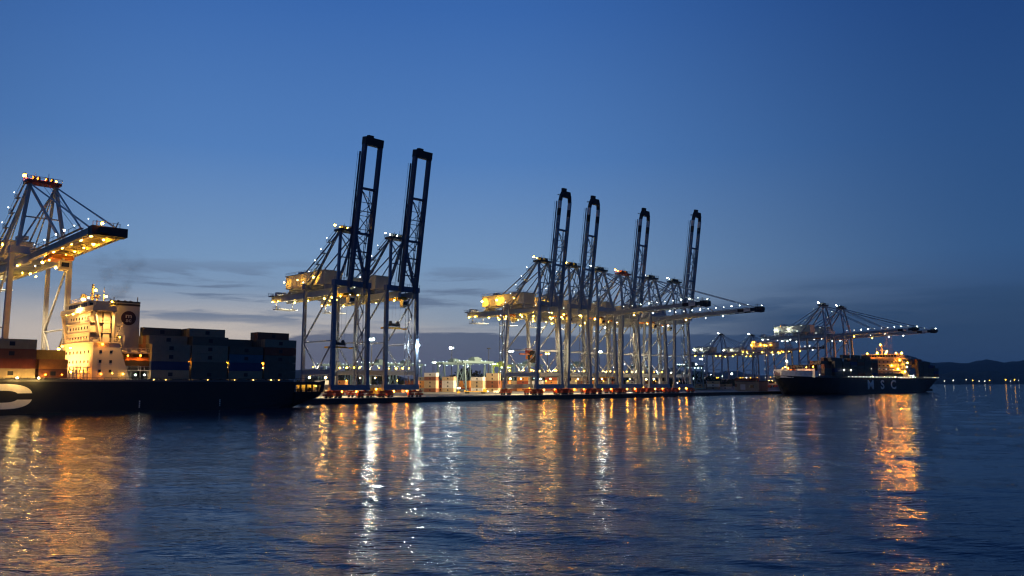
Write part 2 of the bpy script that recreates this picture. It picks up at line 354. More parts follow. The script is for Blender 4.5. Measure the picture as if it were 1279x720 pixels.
    # gantry lamps by the bogies
    for y in (-sb*.42, sb*.42): lamp(t, (0, y, 2.75), 'orange', 'gantry_light')
    for y in (-sb-2, 0, sb+2): lamp(t, (-3.2, y, 3.6), 'orange_small' if style != 'blue' else 'orange')
    lamp(t, (XL-1.6, -4, 8.4), 'yard', 'yard_light'); lamp(t, (XL-1.6, 4, 8.4), 'yard', 'yard_light'); lamp(t, (-2.2, 0, 7.2), 'warm_small')
    for p_, k_ in extra: lamp(t, p_, k_)
    for f_ in floods: flood(t, f_[0], f_[1], (1, .78, .5), f_[2], f_[3])
    if detail:
        fc = (1, .72, .38) if under != 'white' else (.9, 1, .92)
        flood(t, (-9, 0, 42.2), FLOODW, fc); flood(t, (-33, 0, 42.2), FLOODW*.8, fc); flood(t, (XL-1.2, 0, 13.5), FLOODW*.35, fc, 140, (-.5, 0, -1))
        flood(t, (-59.6, 0, 43.0), FLOODW*3.4, (1, .74, .42), 100, (-1, 0, -.62)); flood(t, (XL-1, 0, 30), FLOODW*3, (1, .76, .45), 120, (-1, 0, -.45))  # spots added to brighten the yard behind the crane
        flood(t, (-11, -sb-.8, 12.2), FLOODW*.10, fc, 150, (0, .3, 1)); flood(t, (-11, sb+.8, 12.2), FLOODW*.10, fc, 150, (0, -.3, 1))
    # lamps on a lowered boom
    if boom < 40:
        k = 0
        for u in (np.arange(12, L-1, 5.3) if not golden else np.arange(10, L-1, 9)):
            u = u + 1.3*math.sin(u*2.3)
            lamp(t, P(u, -(G+1.4), 2.0), ('white_small', 'white', 'white_small', 'white_small', 'white')[(k*3) % 5], 'boom_lamp'); k += 1
        if golden:
            for i, u in enumerate(np.arange(9, L-4, 4.0)): lamp(t, P(u, (-2.2, 2.2)[i % 2], -.9), 'boom_flood', 'boom_lamp')
            for u in (6, 20, 34, 48, L-2): lamp(t, P(u, G+1.3, 2.0), 'white_small', 'boom_lamp')
        else:
            lamp(t, P(L*.25, 0, -2.6), 'warm', 'boom_lamp'); lamp(t, P(L*.45, 0, -2.6), 'white', 'boom_lamp'); lamp(t, P(L*.62, 0, -2.4), 'white', 'boom_lamp')
        lamp(t, P(L, -2, 1.2), 'orange' if golden else 'white', 'boom_lamp')
    # spreader on its ropes: it hangs, so it is a thing of its own
    return t

def flood(parent, p, power, col=(1, .7, .36), angle=115, aim=(0, 0, -1)):
    """hooded floodlight: a spot lamp that throws its light down on the crane and the quay"""
    l = bpy.data.lights.new('hooded_flood', 'SPOT'); l.energy = power; l.color = col; l.spot_size = R(angle); l.spot_blend = .6; l.shadow_soft_size = .5
    o = link('hooded_flood', l, parent, p); o.rotation_euler = Vector(aim).to_track_quat('-Z', 'Y').to_euler(); return o

def spreader(tloc, local, label, z, rz=R(-45)):
    c, s = math.cos(rz), math.sin(rz)
    x = tloc[0] + c*local[0] - s*local[1]; y = tloc[1] + s*local[0] + c*local[1]
    t = thing('spreader', label, 'spreader', (x, y, z), rz, 'spreaders hanging under the cranes')
    b = MB(); b.box(-.9, .9, -3.2, 3.2, 0, .55); b.box(-1.2, 1.2, -6.1, -5.6, -.3, .4); b.box(-1.2, 1.2, 5.6, 6.1, -.3, .4); b.bar((-.6, -5.6, .1), (-.6, 5.6, .1), .35); b.bar((.6, -5.6, .1), (.6, 5.6, .1), .35)
    b.build('spreader_frame', 'yellow', t)
    b = MB(); b.box(-1.3, 1.3, -2.4, 2.4, 1.0, 2.2)
    for yy in (-1.8, 1.8): b.tube((-.3, yy, 2.6), (.3, yy, 2.6), .7, 10)
    b.bar((-1, -2.2, .55), (-1, -2.2, 1.0), .3); b.bar((1, 2.2, .55), (1, 2.2, 1.0), .3); b.rail([(-1.3, -2.4, 2.2), (1.3, -2.4, 2.2)], .9, .06, 1)
    b.build('headblock', 'steel', t)
    b = MB(); top = ZQ + 42.0 - z
    for xx in (-.9, .9):
        for yy in (-1.8, 1.8): b.tube((xx, yy, 2.6), (xx*2.6, yy*1.2, top), .035, 4)
    b.build('hoist_rope', 'rope', t)

CQ = 391.0
def crane_at(X, label, **kw):
    loc = (X, X + CQ, ZQ); t = crane(loc, label, **kw); return loc
G1 = 'container cranes along the quay'
cL = crane_at(-145.8, 'grey container crane at far left, lowered boom with golden underside above the nearest ship', boom=1.0, L=56.5, stair_side=-1, sb=8.3, st=8.0, style='pale', apex='orange', golden=True, house_lamps='warm', hx=8)
c1 = crane_at(-65.6, 'tallest dark blue crane with raised boom, just right of the nearest ship', style='blue', tx=-6, apex='warm', sb=8.2, st=8.0)
c2 = crane_at(-47.5, 'dark blue crane with raised boom, right one of the near pair', style='blue', tx=-4, apex='white', sb=8.2, st=8.0, house_lamps='green', wash=2, extra=[((2.3, 7.6, 22.4), 'crane_hot'), ((-12, -5, 40.8), 'warm')])
c3 = crane_at(19, 'grey crane with raised white-banded boom and big cable reel in its portal', style='grey', apex='warm', L=60, boom=82.3, sb=9.4, st=7.0, reel=True, stair_side=-1)
c4 = crane_at(35.5, 'grey crane with raised white-banded boom, right beside the one with the cable reel', style='grey', apex='warm', L=60, boom=82.3, sb=9.2, st=7.0)
cA = crane_at(52, 'grey crane with lowered boom between the two pairs of raised white-banded booms', style='grey', apex='white', boom=1.5, L=62, sb=9, st=7, wash=2, house_lamps='warm')
c5 = crane_at(67.7, 'grey crane with raised white-banded boom and orange apex lamp between two lowered booms', style='grey', apex='orange', tx=-16, L=60.5, boom=82.3, sb=9, st=7, wash=2, house_lamps='warm')
cB = crane_at(87, 'grey crane with lowered boom reaching farthest right, lined with white lamps', style='grey', apex='white', boom=1.5, L=65, sb=9, st=7, wash=2, house_lamps='warm')
c6 = crane_at(105, 'grey crane with raised white-banded boom, rightmost of the raised booms', style='grey', apex='white', L=67.5, boom=82, sb=9, st=7, wash=1, house_lamps='white', under='white', portal='white', floods=[((3, 8, 40), 20000, 38, (20.5, 78, -31))])  # floods: a spot added to brighten the far ship's bow bulwark
c7 = crane_at(257, 'grey crane with lowered boom over the bow half of the far ship', style='grey', apex='white', boom=2, L=64, sb=9, st=7.5, wash=2, house_lamps='white_big', under='white', portal='white_small', detail=False)
c8 = crane_at(282, 'grey crane with lowered boom reaching over the lit bridge of the far ship', style='grey', apex='white_small'[:5], boom=2, L=66, sb=9, st=7.5, wash=1, house_lamps='white', under='white', portal='white_small', detail=False)
G2 = 'cranes on the quay further back'
crane((*at(905, 1060), ZQ), 'small distant crane with lit stair tower, left of the back quay pair', boom=2, L=48, sb=9, st=7, style='grey', apex='white', wash=2, house_lamps='white_big', under='warm', group=G2, detail=False, stair_side=-1)
crane((*at(943, 1075), ZQ), 'small distant crane behind the gap before the far ship, right of the back quay pair', boom=2, L=48, sb=9, st=7, style='grey', apex='white', wash=2, house_lamps='white_big', under='warm', group=G2, detail=False)
crane((*at(985, 930), ZQ), 'distant crane lit warm yellow behind the far ship bow', boom=2, L=40, sb=9, st=7, style='pale', apex='orange', wash=3, house_lamps='warm_big', under='warm', group=G2, detail=False, stair_side=-1)
spreader(c1, (-6, -1.5), 'dark spreader hanging under the tallest dark blue crane', ZQ + 20.5)
spreader(c2, (-4, -1.0), 'dark spreader hanging higher under the right blue crane of the near pair', ZQ + 29.5)
spreader(c5, (-16, 0), 'yellow spreader hanging low in the crane with the orange apex lamp', ZQ + 9)

# ------------------------------------------------------------------ containers
CMESH = {}
def container_mesh(col, ln, logo=True):
    k = (col, ln, logo)
    if k not in CMESH:
        W, Hh = 2.44, 2.52; b = MB(); e = .05
        b.box(-ln/2+e, ln/2-e, -W/2+e, W/2-e, .06, Hh-.03)
        for y in (-W/2, W/2-.14):
            b.box(-ln/2, ln/2, y, y+.14, 0, .16); b.box(-ln/2, ln/2, y, y+.14, Hh-.12, Hh)
            for x in (-ln/2, ln/2-.16): b.box(x, x+.16, y, y+.14, .16, Hh-.12)
        for x in (-ln/2, ln/2-.14): b.box(x, x+.14, -W/2+.14, W/2-.14, 0, .15); b.box(x, x+.14, -W/2+.14, W/2-.14, Hh-.11, Hh)
        n = int(ln/.62)
        for i in range(1, n): x = -ln/2 + i*ln/n; b.box(x-.13, x+.13, -W/2+.02, -W/2+.05, .17, Hh-.13)
        for y in (-.5, .5): b.bar((-ln/2+.03, y, .2), (-ln/2+.03, y, Hh-.15), .06, mi=1); b.bar((ln/2-.03, y, .2), (ln/2-.03, y, Hh-.15), .06, mi=1)
        if logo: b.box(-.65, .65, -W/2-.012, -W/2+.04, .75, 1.85, 1)
        CMESH[k] = b.mesh('container', [CM[col], 'boomtip'])
    return CMESH[k]
ORD = ['bottom', 'second', 'third', 'fourth', 'fifth', 'sixth', 'seventh', 'eighth', 'ninth', 'tenth']
NTH = ['first', 'second', 'third', 'fourth', 'fifth', 'sixth', 'seventh', 'eighth', 'ninth', 'tenth', 'eleventh', 'twelfth', 'thirteenth', 'fourteenth', 'fifteenth', 'sixteenth', 'seventeenth']
def container(col, ln, loc, rz, label, group, logo=True):
    return tag(link('shipping_container', container_mesh(col, ln, logo), None, loc, rz), label, 'container', group)

# ------------------------------------------------------------------ near ship; local x = towards the stern, y = inward
RS = R(45)
O1 = (-170.0, 170.0)                                    # on the line Y = X + 340
def w1(u, w, z=0): return (O1[0] + S2*u - S2*w, O1[1] + S2*u + S2*w, z)
BEAM = 31.0
ship1 = thing('container_ship', 'nearest container ship, black hull with white letter C and cream funnel at left', 'ship', (O1[0], O1[1], 0), RS)
def loft(us, secs, closed_ends=True):
    """secs: list of rings (same count) -> faces"""
    n = len(secs[0]); b = MB(); vs = [p for s in secs for p in s]; fs = []
    for i in range(len(secs)-1):
        for j in range(n-1): fs.append((i*n+j, i*n+j+1, (i+1)*n+j+1, (i+1)*n+j))
        fs.append((i*n+n-1, i*n, (i+1)*n, (i+1)*n+n-1))
    fs.append(tuple(range(n-1, -1, -1))); fs.append(tuple(range((len(secs)-1)*n, len(secs)*n)))
    return b.add(vs, fs)
def ring(u, half_deck, half_wl, zb, zt, cy):
    side = []
    for k in range(7):
        f = k/6; z = zb + (zt-zb)*f; h = half_wl + (half_deck-half_wl)*(f**.55); side.append((u, cy-h, z))
    return side + [(u, 2*cy-y, z) for (_, y, z) in reversed(side)]
cy = BEAM/2
secs = []
for u, hd, hw, zb, zt in ((-120, cy, cy, -1.5, 8.4), (60, cy, cy, -1.5, 8.4), (120, cy, cy, -1.5, 8.4), (128, cy, cy*.97, -1.5, 8.4), (134, cy, cy*.9, -1.2, 8.4), (138.6, cy, cy*.85, -.2, 8.4)):
    secs.append(ring(u, hd, hw, zb, zt, cy))
loft(None, secs).build('hull', 'hull', ship1)
secs = []
for u, hd, hw, zb, zt in ((138.6, cy*.998, cy*.84, -.2, 5.0), (142, cy*.99, cy*.8, .9, 5.0), (146, cy*.97, cy*.74, 2.0, 5.0), (149.5, cy*.94, cy*.7, 3.0, 5.3)):
    secs.append(ring(u, hd, hw, zb, zt, cy))
loft(None, secs).build('stern_hull', 'hull', ship1)
b = MB()
for u in (140.6, 142.8, 145.0, 147.2): b.box(u, u+.5, .35, .8, 5.0, 7.6)
b.hexa([(148.2,.6,5.0),(149.9,.9,5.0),(149.9,1.5,5.0),(148.2,1.2,5.0)], [(148.9,.6,8.6),(150.6,.9,8.9),(150.6,1.5,8.9),(148.9,1.2,8.6)])
b.box(138.65, 148.6, .3, BEAM-.3, 7.45, 8.4); b.rail([(139, .4, 8.4), (148.4, .4, 8.4)], 1.1, .05, 1.6)
b.rail([(139, .45, 5.02), (148.2, .7, 5.02)], 1.0, .05, 1.6)
b.box(139, 139.3, .5, BEAM-.5, 5.0, 7.6, 1); b.box(139.3, 148.4, 3.6, 3.9, 5.0, 7.6, 1); b.box(141, 142.2, 1.8, 3.2, 5.0, 6.2); b.tube((145, 1.6, 5.8), (145, 3.2, 5.8), .7, 10)
b.build('mooring_deck', ['hull', 'hullwhite'], ship1)
for u in (140.2, 142.2, 144.4, 146.6, 148.0): lamp(ship1, (u, 2.6, 7.0), 'warm_small', 'deck_lamp')
# deck edge: coaming, rail, hatch supports
b = MB(); b.box(-30, 138, .15, .35, 8.4, 8.9); b.rail([(-20, .3, 8.4), (138, .3, 8.4)], 1.15, .045, 1.9)
for u in np.arange(-20, 138, 3.1): b.box(u, u+.45, 1.6, 2.1, 8.4, 9.28)
b.box(-20, 74, 3.0, BEAM-3, 8.4, 9.2); b.box(95.5, 138, 3.0, BEAM-3, 8.4, 9.2)
b.build('deck_coaming', 'deck', ship1)
# the letter C on the side
b = MB(); cu, cz, hw, hh = 54.4, 4.55, 6.9, 3.25; iw, ih = 3.7, 1.55; n = 40
def sup(a, w, h, e=2.5): c, s = math.cos(a), math.sin(a); return (w*math.copysign(abs(c)**(2/e), c), h*math.copysign(abs(s)**(2/e), s))
def ang(w, h, zt, e=2.5): return math.asin(min(1, (zt/h)) ** (e/2))
zs = .82; a0 = ang(hw, hh, zs); a1 = ang(iw, ih, zs)
for i in range(n+1):
    f = i/n; p = sup(a0 + (2*math.pi-2*a0)*f, hw, hh); q = sup(a1 + (2*math.pi-2*a1)*f, iw, ih)
    for (x, z) in (p, q): b.v += [(cu+x, -.03, cz+z), (cu+x, .02, cz+z)]
for i in range(n):
    o = i*4; b.f += [(o, o+4, o+6, o+2), (o, o+1, o+5, o+4), (o+2, o+6, o+7, o+3)]; b.m += [0]*3
b.build('hull_letter', 'letter', ship1)
b = MB()
for u in (88.6, 112.6):
    for k in range(4): b.box(u, u+.35, -.04, .02, 1.0+k*.55, 1.35+k*.55)
b.build('draught_mark', 'letter', ship1)
# accommodation
acc = ship1
def windows(pane_spec, parent, frame='white'):
    for (x0, x1, y0, y1, z0, z1) in pane_spec: MB().box(x0, x1, y0, y1, z0, z1).build('window', 'glass', parent)
# lower block, tapering aft
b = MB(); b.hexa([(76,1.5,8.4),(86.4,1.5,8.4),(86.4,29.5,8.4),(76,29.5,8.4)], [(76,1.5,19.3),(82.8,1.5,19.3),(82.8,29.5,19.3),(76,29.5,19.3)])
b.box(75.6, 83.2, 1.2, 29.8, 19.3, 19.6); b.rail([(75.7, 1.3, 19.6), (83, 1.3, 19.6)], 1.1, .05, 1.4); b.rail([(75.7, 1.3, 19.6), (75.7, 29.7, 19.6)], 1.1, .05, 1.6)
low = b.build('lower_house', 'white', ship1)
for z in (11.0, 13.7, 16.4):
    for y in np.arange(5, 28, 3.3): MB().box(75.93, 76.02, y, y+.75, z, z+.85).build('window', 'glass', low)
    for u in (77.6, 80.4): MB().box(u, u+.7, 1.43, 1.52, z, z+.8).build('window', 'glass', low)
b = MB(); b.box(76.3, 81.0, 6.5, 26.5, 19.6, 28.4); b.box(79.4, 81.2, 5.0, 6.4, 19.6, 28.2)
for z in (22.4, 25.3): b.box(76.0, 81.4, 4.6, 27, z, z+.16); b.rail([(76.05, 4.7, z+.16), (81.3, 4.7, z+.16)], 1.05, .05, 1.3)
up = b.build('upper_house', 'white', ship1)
for z in (20.3, 23.2, 26.1):
    for y in np.arange(8.2, 25.5, 2.5): MB().box(76.22, 76.31, y, y+.75, z+.3, z+1.1).build('window', 'glass', up)
# bridge with wings and struts
b = MB(); b.box(75.0, 81.6, .6, BEAM-.6, 28.4, 28.75); b.box(75.5, 81.2, 7, 24, 28.75, 31.3); b.box(75.3, 81.5, 6.6, 24.4, 31.3, 31.6)
b.box(75.1, 75.35, .7, BEAM-.7, 28.75, 29.8); b.box(75.3, 81.4, .65, .85, 28.75, 29.8)
b.box(75.8, 79.4, 1.0, 3.2, 28.75, 30.9)
br = b.build('bridge', 'white', ship1)
for y in np.arange(7.4, 23.4, 1.5): MB().box(75.42, 75.52, y, y+1.15, 29.9, 31.0).build('window', 'glass', br)
for u in (76, 78, 79.6): MB().box(u, u+1.1, 6.92, 7.02, 29.9, 31.0).build('window', 'glass', br)
b = MB(); b.bar((75.6, 1.2, 28.4), (78.6, 4.6, 19.6), .7, .9); b.bar((80.8, 1.2, 28.4), (82, 4.6, 19.6), .6, .8); b.bar((75.6, BEAM-1.2, 28.4), (76.4, BEAM-4.6, 19.6), .6, .8)
b.build('wing_strut', 'white', ship1)
b = MB(); b.tube((78.5, 13, 31.6), (78.5, 13, 37.0), .32, 8); b.bar((78.5, 11, 34.4), (78.5, 15, 34.4), .2); b.bar((78.5, 12, 36), (78.5, 14, 36), .2); b.tube((78.2, 20, 31.6), (78.2, 20, 33.2), .2, 6); b.box(77.4, 79.6, 12, 14, 33.0, 33.2); b.bar((80.5, 9.5, 31.6), (80.5, 9.5, 36), .14); b.bar((77.4, 9.5, 31.6), (77.4, 9.5, 34.8), .12)
b.rail([(75.4, 6.7, 31.6), (81.4, 6.7, 31.6)], 1.0, .05, 1.3); b.rail([(75.4, 6.7, 31.6), (75.4, 24.3, 31.6)], 1.0, .05, 1.6)
b.build('radar_mast', 'white', ship1)
b = MB(); b.ball((78.2, 20, 33.9), .95); b.ball((78.6, 9, 33.2), .7); b.tube((78.6, 9, 31.6), (78.6, 9, 32.8), .2, 6); b.build('radome', 'white', ship1, smooth=True)
# funnel casing
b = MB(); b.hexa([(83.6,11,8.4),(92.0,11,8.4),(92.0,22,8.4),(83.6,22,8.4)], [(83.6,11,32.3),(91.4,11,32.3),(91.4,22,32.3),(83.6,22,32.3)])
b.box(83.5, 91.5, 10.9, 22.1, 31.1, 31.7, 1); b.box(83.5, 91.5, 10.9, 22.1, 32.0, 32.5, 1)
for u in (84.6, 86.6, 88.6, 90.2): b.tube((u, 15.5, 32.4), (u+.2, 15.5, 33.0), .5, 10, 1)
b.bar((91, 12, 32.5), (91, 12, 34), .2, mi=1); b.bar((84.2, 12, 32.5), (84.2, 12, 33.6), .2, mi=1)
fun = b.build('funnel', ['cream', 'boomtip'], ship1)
b = MB(); b.tube((88.3, 11.06, 27.4), (88.3, 10.88, 27.4), 2.15, 32); b.build('funnel_badge', 'badge', fun)
def text_mesh(body, size, ext=0.03, bold=True):
    cu_ = bpy.data.curves.new('lettering', 'FONT'); cu_.body = body; cu_.size = size; cu_.extrude = ext; cu_.align_x = 'CENTER'; cu_.align_y = 'CENTER'; cu_.resolution_u = 3
    if bold: cu_.offset = size*.022
    o = bpy.data.objects.new('lettering_source', cu_); COL.objects.link(o)
    bpy.context.view_layer.update()
    me = bpy.data.meshes.new_from_object(o.evaluated_get(bpy.context.evaluated_depsgraph_get()))
    bpy.data.objects.remove(o); return me
def lettering(body, size, mat, parent, loc, sx=1.0, sz=1.0, name='hull_letter'):
    me = text_mesh(body, size); me.materials.clear(); me.materials.append(M[mat])
    o = link(name, me, parent, loc); o.rotation_euler = (R(90), 0, 0); o.scale = (sx, sz, 1); return o
lettering('m', 1.9, 'white', fun, (88.3, 10.86, 28.05), 1.35, 1.0, 'badge_letter')
lettering('sc', 1.75, 'white', fun, (88.3, 10.86, 26.75), 1.15, .95, 'badge_letter')
b = MB()                                               # engine casing and stair flights between house and funnel
b.box(83.7, 85.6, 5.5, 11, 8.4, 22); 
for i in range(5):
    z = 9 + i*3.1; b.box(82.6, 84.2, 3.6, 5.4, z+3, z+3.12); b.bar((82.8, 4.2, z), (84.0, 4.2, z+3.0), .7, .14); b.rail([(82.6, 3.6, z+3.12), (84.2, 3.6, z+3.12)], 1, .05, 1)
b.build('stair_tower', 'white', ship1)
for i in range(4): lamp(ship1, (83.4, 3.2, 11.9+i*3.1), 'warm_small', 'deck_lamp')
b = MB(); b.hexa([(85.2,2.2,13.0),(92.2,2.2,13.0),(92.2,5.2,13.0),(85.2,5.2,13.0)], [(84.6,1.9,14.5),(92.8,1.9,14.5),(92.8,5.5,14.5),(84.6,5.5,14.5)]); b.hexa([(84.8,2.1,14.5),(92.6,2.1,14.5),(92.6,5.3,14.5),(84.8,5.3,14.5)], [(85.6,2.7,15.5),(91.6,2.7,15.5),(91.6,4.7,15.5),(85.6,4.7,15.5)])
tag(b.build('lifeboat', 'orange', None, (O1[0], O1[1], 0)), 'red orange lifeboat slung beside the funnel of the nearest ship', 'lifeboat').rotation_euler = (0,0,RS)
b = MB()
for u in (85.2, 88, 90.6, 93.0): b.bar((u, 5.8, 9), (u, 5.8, 17.4), .35); b.bar((u, 5.8, 17.4), (u+.2, 2.0, 17.0), .3)
b.box(83.4, 93.4, 2.0, 11, 16.6, 16.9); b.rail([(83.6, 2.1, 16.9), (93.4, 2.1, 16.9)], 1.1, .06, 1.4); b.box(82.8, 95, 2, 11, 11.6, 11.8); b.rail([(84, 2.0, 11.8), (95, 2.0, 11.8)], 1.1, .06, 1.4)
for u in (93.6, 94.8): b.bar((u, 2.2, 8.4), (u, 2.2, 13.5), .3)
b.bar((93.6, 2.2, 13.5), (95.2, 2.2, 10), .25)
b.build('davit', 'white', ship1)
for u, w, z, k in ((73.9, 8, 27.9, 'warm_small'), (73.9, 14, 27.9, 'warm'), (73.9, 20, 27.9, 'warm_small'), (72.9, 11, 18.0, 'orange'), (72.9, 22, 18.0, 'orange'), (78, .4, 18.9, 'house_orange'), (76.2, 9, 32.6, 'warm'), (77, 16, 32.6, 'warm_big'), (79, 12, 35.2, 'warm_big'), (80.8, 8.5, 33.2, 'warm'), (82, 10, 30.6, 'warm'), (83.2, 10.5, 32, 'warm'), (85.5, 1.8, 15.9, 'house_orange'), (89, 1.8, 16.0, 'house_orange'), (92.6, 1.8, 15.8, 'warm_small'), (78, .3, 10.6, 'orange_small'), (81, .3, 10.8, 'warm_small'), (84, .6, 10.6, 'warm_small'), (87.5, .8, 10.4, 'white'), (90, .8, 10.4, 'white'), (73.6, 3, 11.2, 'orange'), (73.6, 12, 11.2, 'orange'), (93.5, 1.0, 12.6, 'warm'), (75, 26, 19, 'house_orange')):
    lamp(ship1, (u, w, z), k, 'deck_lamp')
flood(ship1, (78.5, -.9, 28.0), 1500, (1, .52, .14), 130, (0, .5, -1)); flood(ship1, (69.5, 9, 13.2), 2100, (1, .50, .12), 130, (1, .2, .8)); flood(ship1, (69.5, 20, 13.2), 2300, (1, .55, .15), 130, (1, 0, .8)); flood(ship1, (73.0, 13, 29.5), 700, (1, .6, .2), 150, (1, 0, -.8))  # spots added to brighten the front and side of the house
# row of pale hatch crane posts before the house
b = MB()
for u in np.arange(70.2, 75.4, .9): b.bar((u, 1.2, 8.4), (u, 1.2, 12.6), .22)
b.bar((70, 1.2, 12.4), (75.4, 1.2, 12.4), .2); b.bar((70, 1.2, 10.6), (75.4, 1.2, 10.6), .16); b.build('lashing_bridge', 'cream', ship1)
# lashing bridges and lamps between bays
for u in (102.9, 114.9, 126.9):
    b = MB(); 
    for y in (1.2, 4, 7): b.bar((u, y, 8.4), (u, y, 17), .28)
    for z in (12.4, 15): b.box(u-.3, u+.3, 1.0, 8, z, z+.12)
    b.build('lashing_bridge', 'deck', ship1)
    lamp(ship1, (u, .8, 14.2), 'house_orange', 'deck_lamp'); lamp(ship1, (u+.2, .9, 12.9), 'dim', 'deck_lamp')
for u in (93.5, 97.0, 98.4, 104.6, 109.8, 117.0, 118.6, 124.9, 131.2, 134.0): lamp(ship1, (u, 2.6, 9.0), 'dim', 'deck_lamp')
for u in (64, 68): lamp(ship1, (u, -.1, 10.3), 'orange_small', 'deck_lamp')
b = MB()
for u in (47, 52, 57, 62):
    b.bar((u, .3, 8.9), (u, -2.0, 9.7), .1); lamp(ship1, (u, -2.0, 9.4), 'hull_light', 'deck_lamp')  # lamps on arms, added outside the hull to light the letter
b.build('lamp_arm', 'steel', ship1)
lamp(ship1, (92.8, 13, 23), 'warm_small', 'deck_lamp')  # lamp added behind the funnel to light the container ends

GC1 = 'containers stacked on the nearest ship'
ROWN = ['outer row', 'second row in', 'third row in', 'fourth row in', 'fifth row in', 'sixth row in']
LNC = 11.4
pal = ['grey', 'dark grey', 'dark grey', 'dark grey', 'grey', 'dark grey', 'brown', 'dark grey']
def bay(u0, heights, cols, desc, ln=LNC, full=2):
    for r, h in enumerate(heights):
        below = min(heights[:r]) if r else 0
        for k in range(h):
            if r >= full and k < below - 1: continue
            c = cols.get((r, k)) or random.choice(pal)
            container(c, ln, w1(u0 + ln/2, 1.55 + r*2.52, 9.3 + k*2.58), RS, f'{c} container, {ORD[k]} tier, {ROWN[r]}, {desc}', GC1, logo=(r*3 + k) % 4 != 1)
bay(50.2, (4, 4), {(0,0): 'tan', (0,1): 'red brown', (0,2): 'brown', (0,3): 'tan', (1,3): 'tan'}, 'leftmost stack by letter C')
bay(38.6, (4,), {(0,0): 'tan', (0,1): 'brown', (0,2): 'red brown', (0,3): 'tan'}, 'stack cut by the left edge')
bay(62.4, (2, 3), {(0,0): 'brown', (0,1): 'orange', (1,0): 'brown', (1,1): 'orange', (1,2): 'yellow'}, 'stack before the lit bridge', ln=7.0)
bay(91.6, (4, 5, 5, 6, 5, 5), {(0,0): 'tan', (0,1): 'navy blue', (0,2): 'grey', (0,3): 'grey'}, 'first bay behind the funnel', full=6)
bay(103.5, (5, 6, 6, 6), {(0,0): 'dark grey', (0,2): 'grey'}, 'second bay behind the funnel')
bay(115.4, (4, 4, 4, 5), {(0,0): 'grey', (0,1): 'navy blue', (0,2): 'teal blue', (0,3): 'dark grey'}, 'third bay behind the funnel')
bay(127.3, (5, 5, 6, 6), {(0,0): 'dark grey', (0,2): 'dark grey', (0,3): 'red brown'}, 'last bay at the stern')
# ------------------------------------------------------------------ far ship
O2 = (178.0, 540.0)
c2y = 0.0
ship2 = thing('container_ship', 'far container ship with white bow bulwark, glowing orange bridge and letters MSC', 'ship', (O2[0], O2[1], 0), RS)
L2 = 268.0; HB = 19.0
def hb_deck(u):
    if u < 0: return 1.0
    if u < 55: return 2.5 + (HB-2.5)*(1-(1-u/55)**1.9)
    if u > 250: return HB*(1 - .12*((u-250)/18)**2)
    return HB
def hb_wl(u):
    if u < 11: return .3
    if u < 85: return .3 + (HB-.3)*(1-(1-(u-11)/74)**2.0)
    if u > 205: return HB*max(.25, 1 - .75*((u-205)/63)**1.6)
    return HB
secs = []
for u in [0, 2, 5, 9, 14, 20, 28, 36, 44, 55, 70, 85, 120, 160, 205, 225, 240, 252, 260, 266, 268]:
    zb = -1.0 if 11 <= u <= 250 else (-1 + (11-u)*1.05 if u < 11 else -1 + (u-250)*.28)
    secs.append(ring(u, hb_deck(u), hb_wl(u), zb, 11.4 + max(0, 1.4*(1-u/40)), 0.0))
loft(None, secs).build('hull', 'hull', ship2)
b = MB()                                               # white bow bulwark
pts = [(u, hb_deck(u)*.985) for u in (0, 1.5, 4, 7, 11, 16, 22, 29)]
for s in (-1, 1):
    for (u0, h0), (u1, h1) in zip(pts, pts[1:]):
        z0 = 12.78; b.hexa([(u0, s*h0, 11.5+max(0, 1.4*(1-u0/40))), (u1, s*h1, 11.5+max(0, 1.4*(1-u1/40))), (u1, s*(h1-.3), 11.4), (u0, s*(h0-.3), 11.4)],
                              [(u0, s*(h0+.25), 16.2), (u1, s*(h1+.25), 16.2), (u1, s*(h1-.1), 16.2), (u0, s*(h0-.1), 16.2)])
b.build('bow_bulwark', 'hullwhite', ship2)
b = MB(); b.box(24, 24.5, -15, 15, 11.5, 17.5); b.box(8, 22, -7, 7, 11.4, 11.9); b.build('breakwater', 'hullwhite', ship2)
b = MB(); b.tube((14, 0, 11.9), (14, 0, 28), .5, 8); b.bar((14, -2, 22), (14, 2, 22), .3); b.bar((14, -1.4, 25.5), (14, 1.4, 25.5), .25); b.build('foremast', 'cream', ship2)
lamp(ship2, (13.2, -.4, 22.8), 'white_big', 'deck_lamp'); lamp(ship2, (13.2, .8, 18.6), 'warm', 'deck_lamp'); lamp(ship2, (10, -3, 17.8), 'orange', 'deck_lamp'); lamp(ship2, (20, -11, 18.4), 'orange', 'deck_lamp'); lamp(ship2, (26, -13, 19), 'orange', 'deck_lamp')
lamp(ship2, (-3.5, -5.5, 17.6), 'warm_small', 'deck_lamp')  # lamp added ahead of the stem to brighten the bulwark
b = MB(); b.hexa([(180,-17.5,11.4),(197,-17.5,11.4),(197,17.5,11.4),(180,17.5,11.4)], [(181,-13,27.2),(194,-13,27.2),(194,13,27.2),(181,13,27.2)])
for z in (14.5, 17.6, 20.7, 23.8): b.box(179.2, 196, -17.2+(z-11)*.2, 17.2-(z-11)*.2, z, z+.3); b.rail([(179.3, -17+(z-11)*.2, z+.3), (196, -17+(z-11)*.2, z+.3)], 1.1, .09, 2.4)
h2 = b.build('lower_house', 'white', ship2)
for z in (15.4, 18.5, 21.6, 24.6):
    for y in np.arange(-10, 10.5, 3.3): MB().box(180.2, 181.6, y, y+1.1, z, z+1.0).build('window', 'glass', h2)
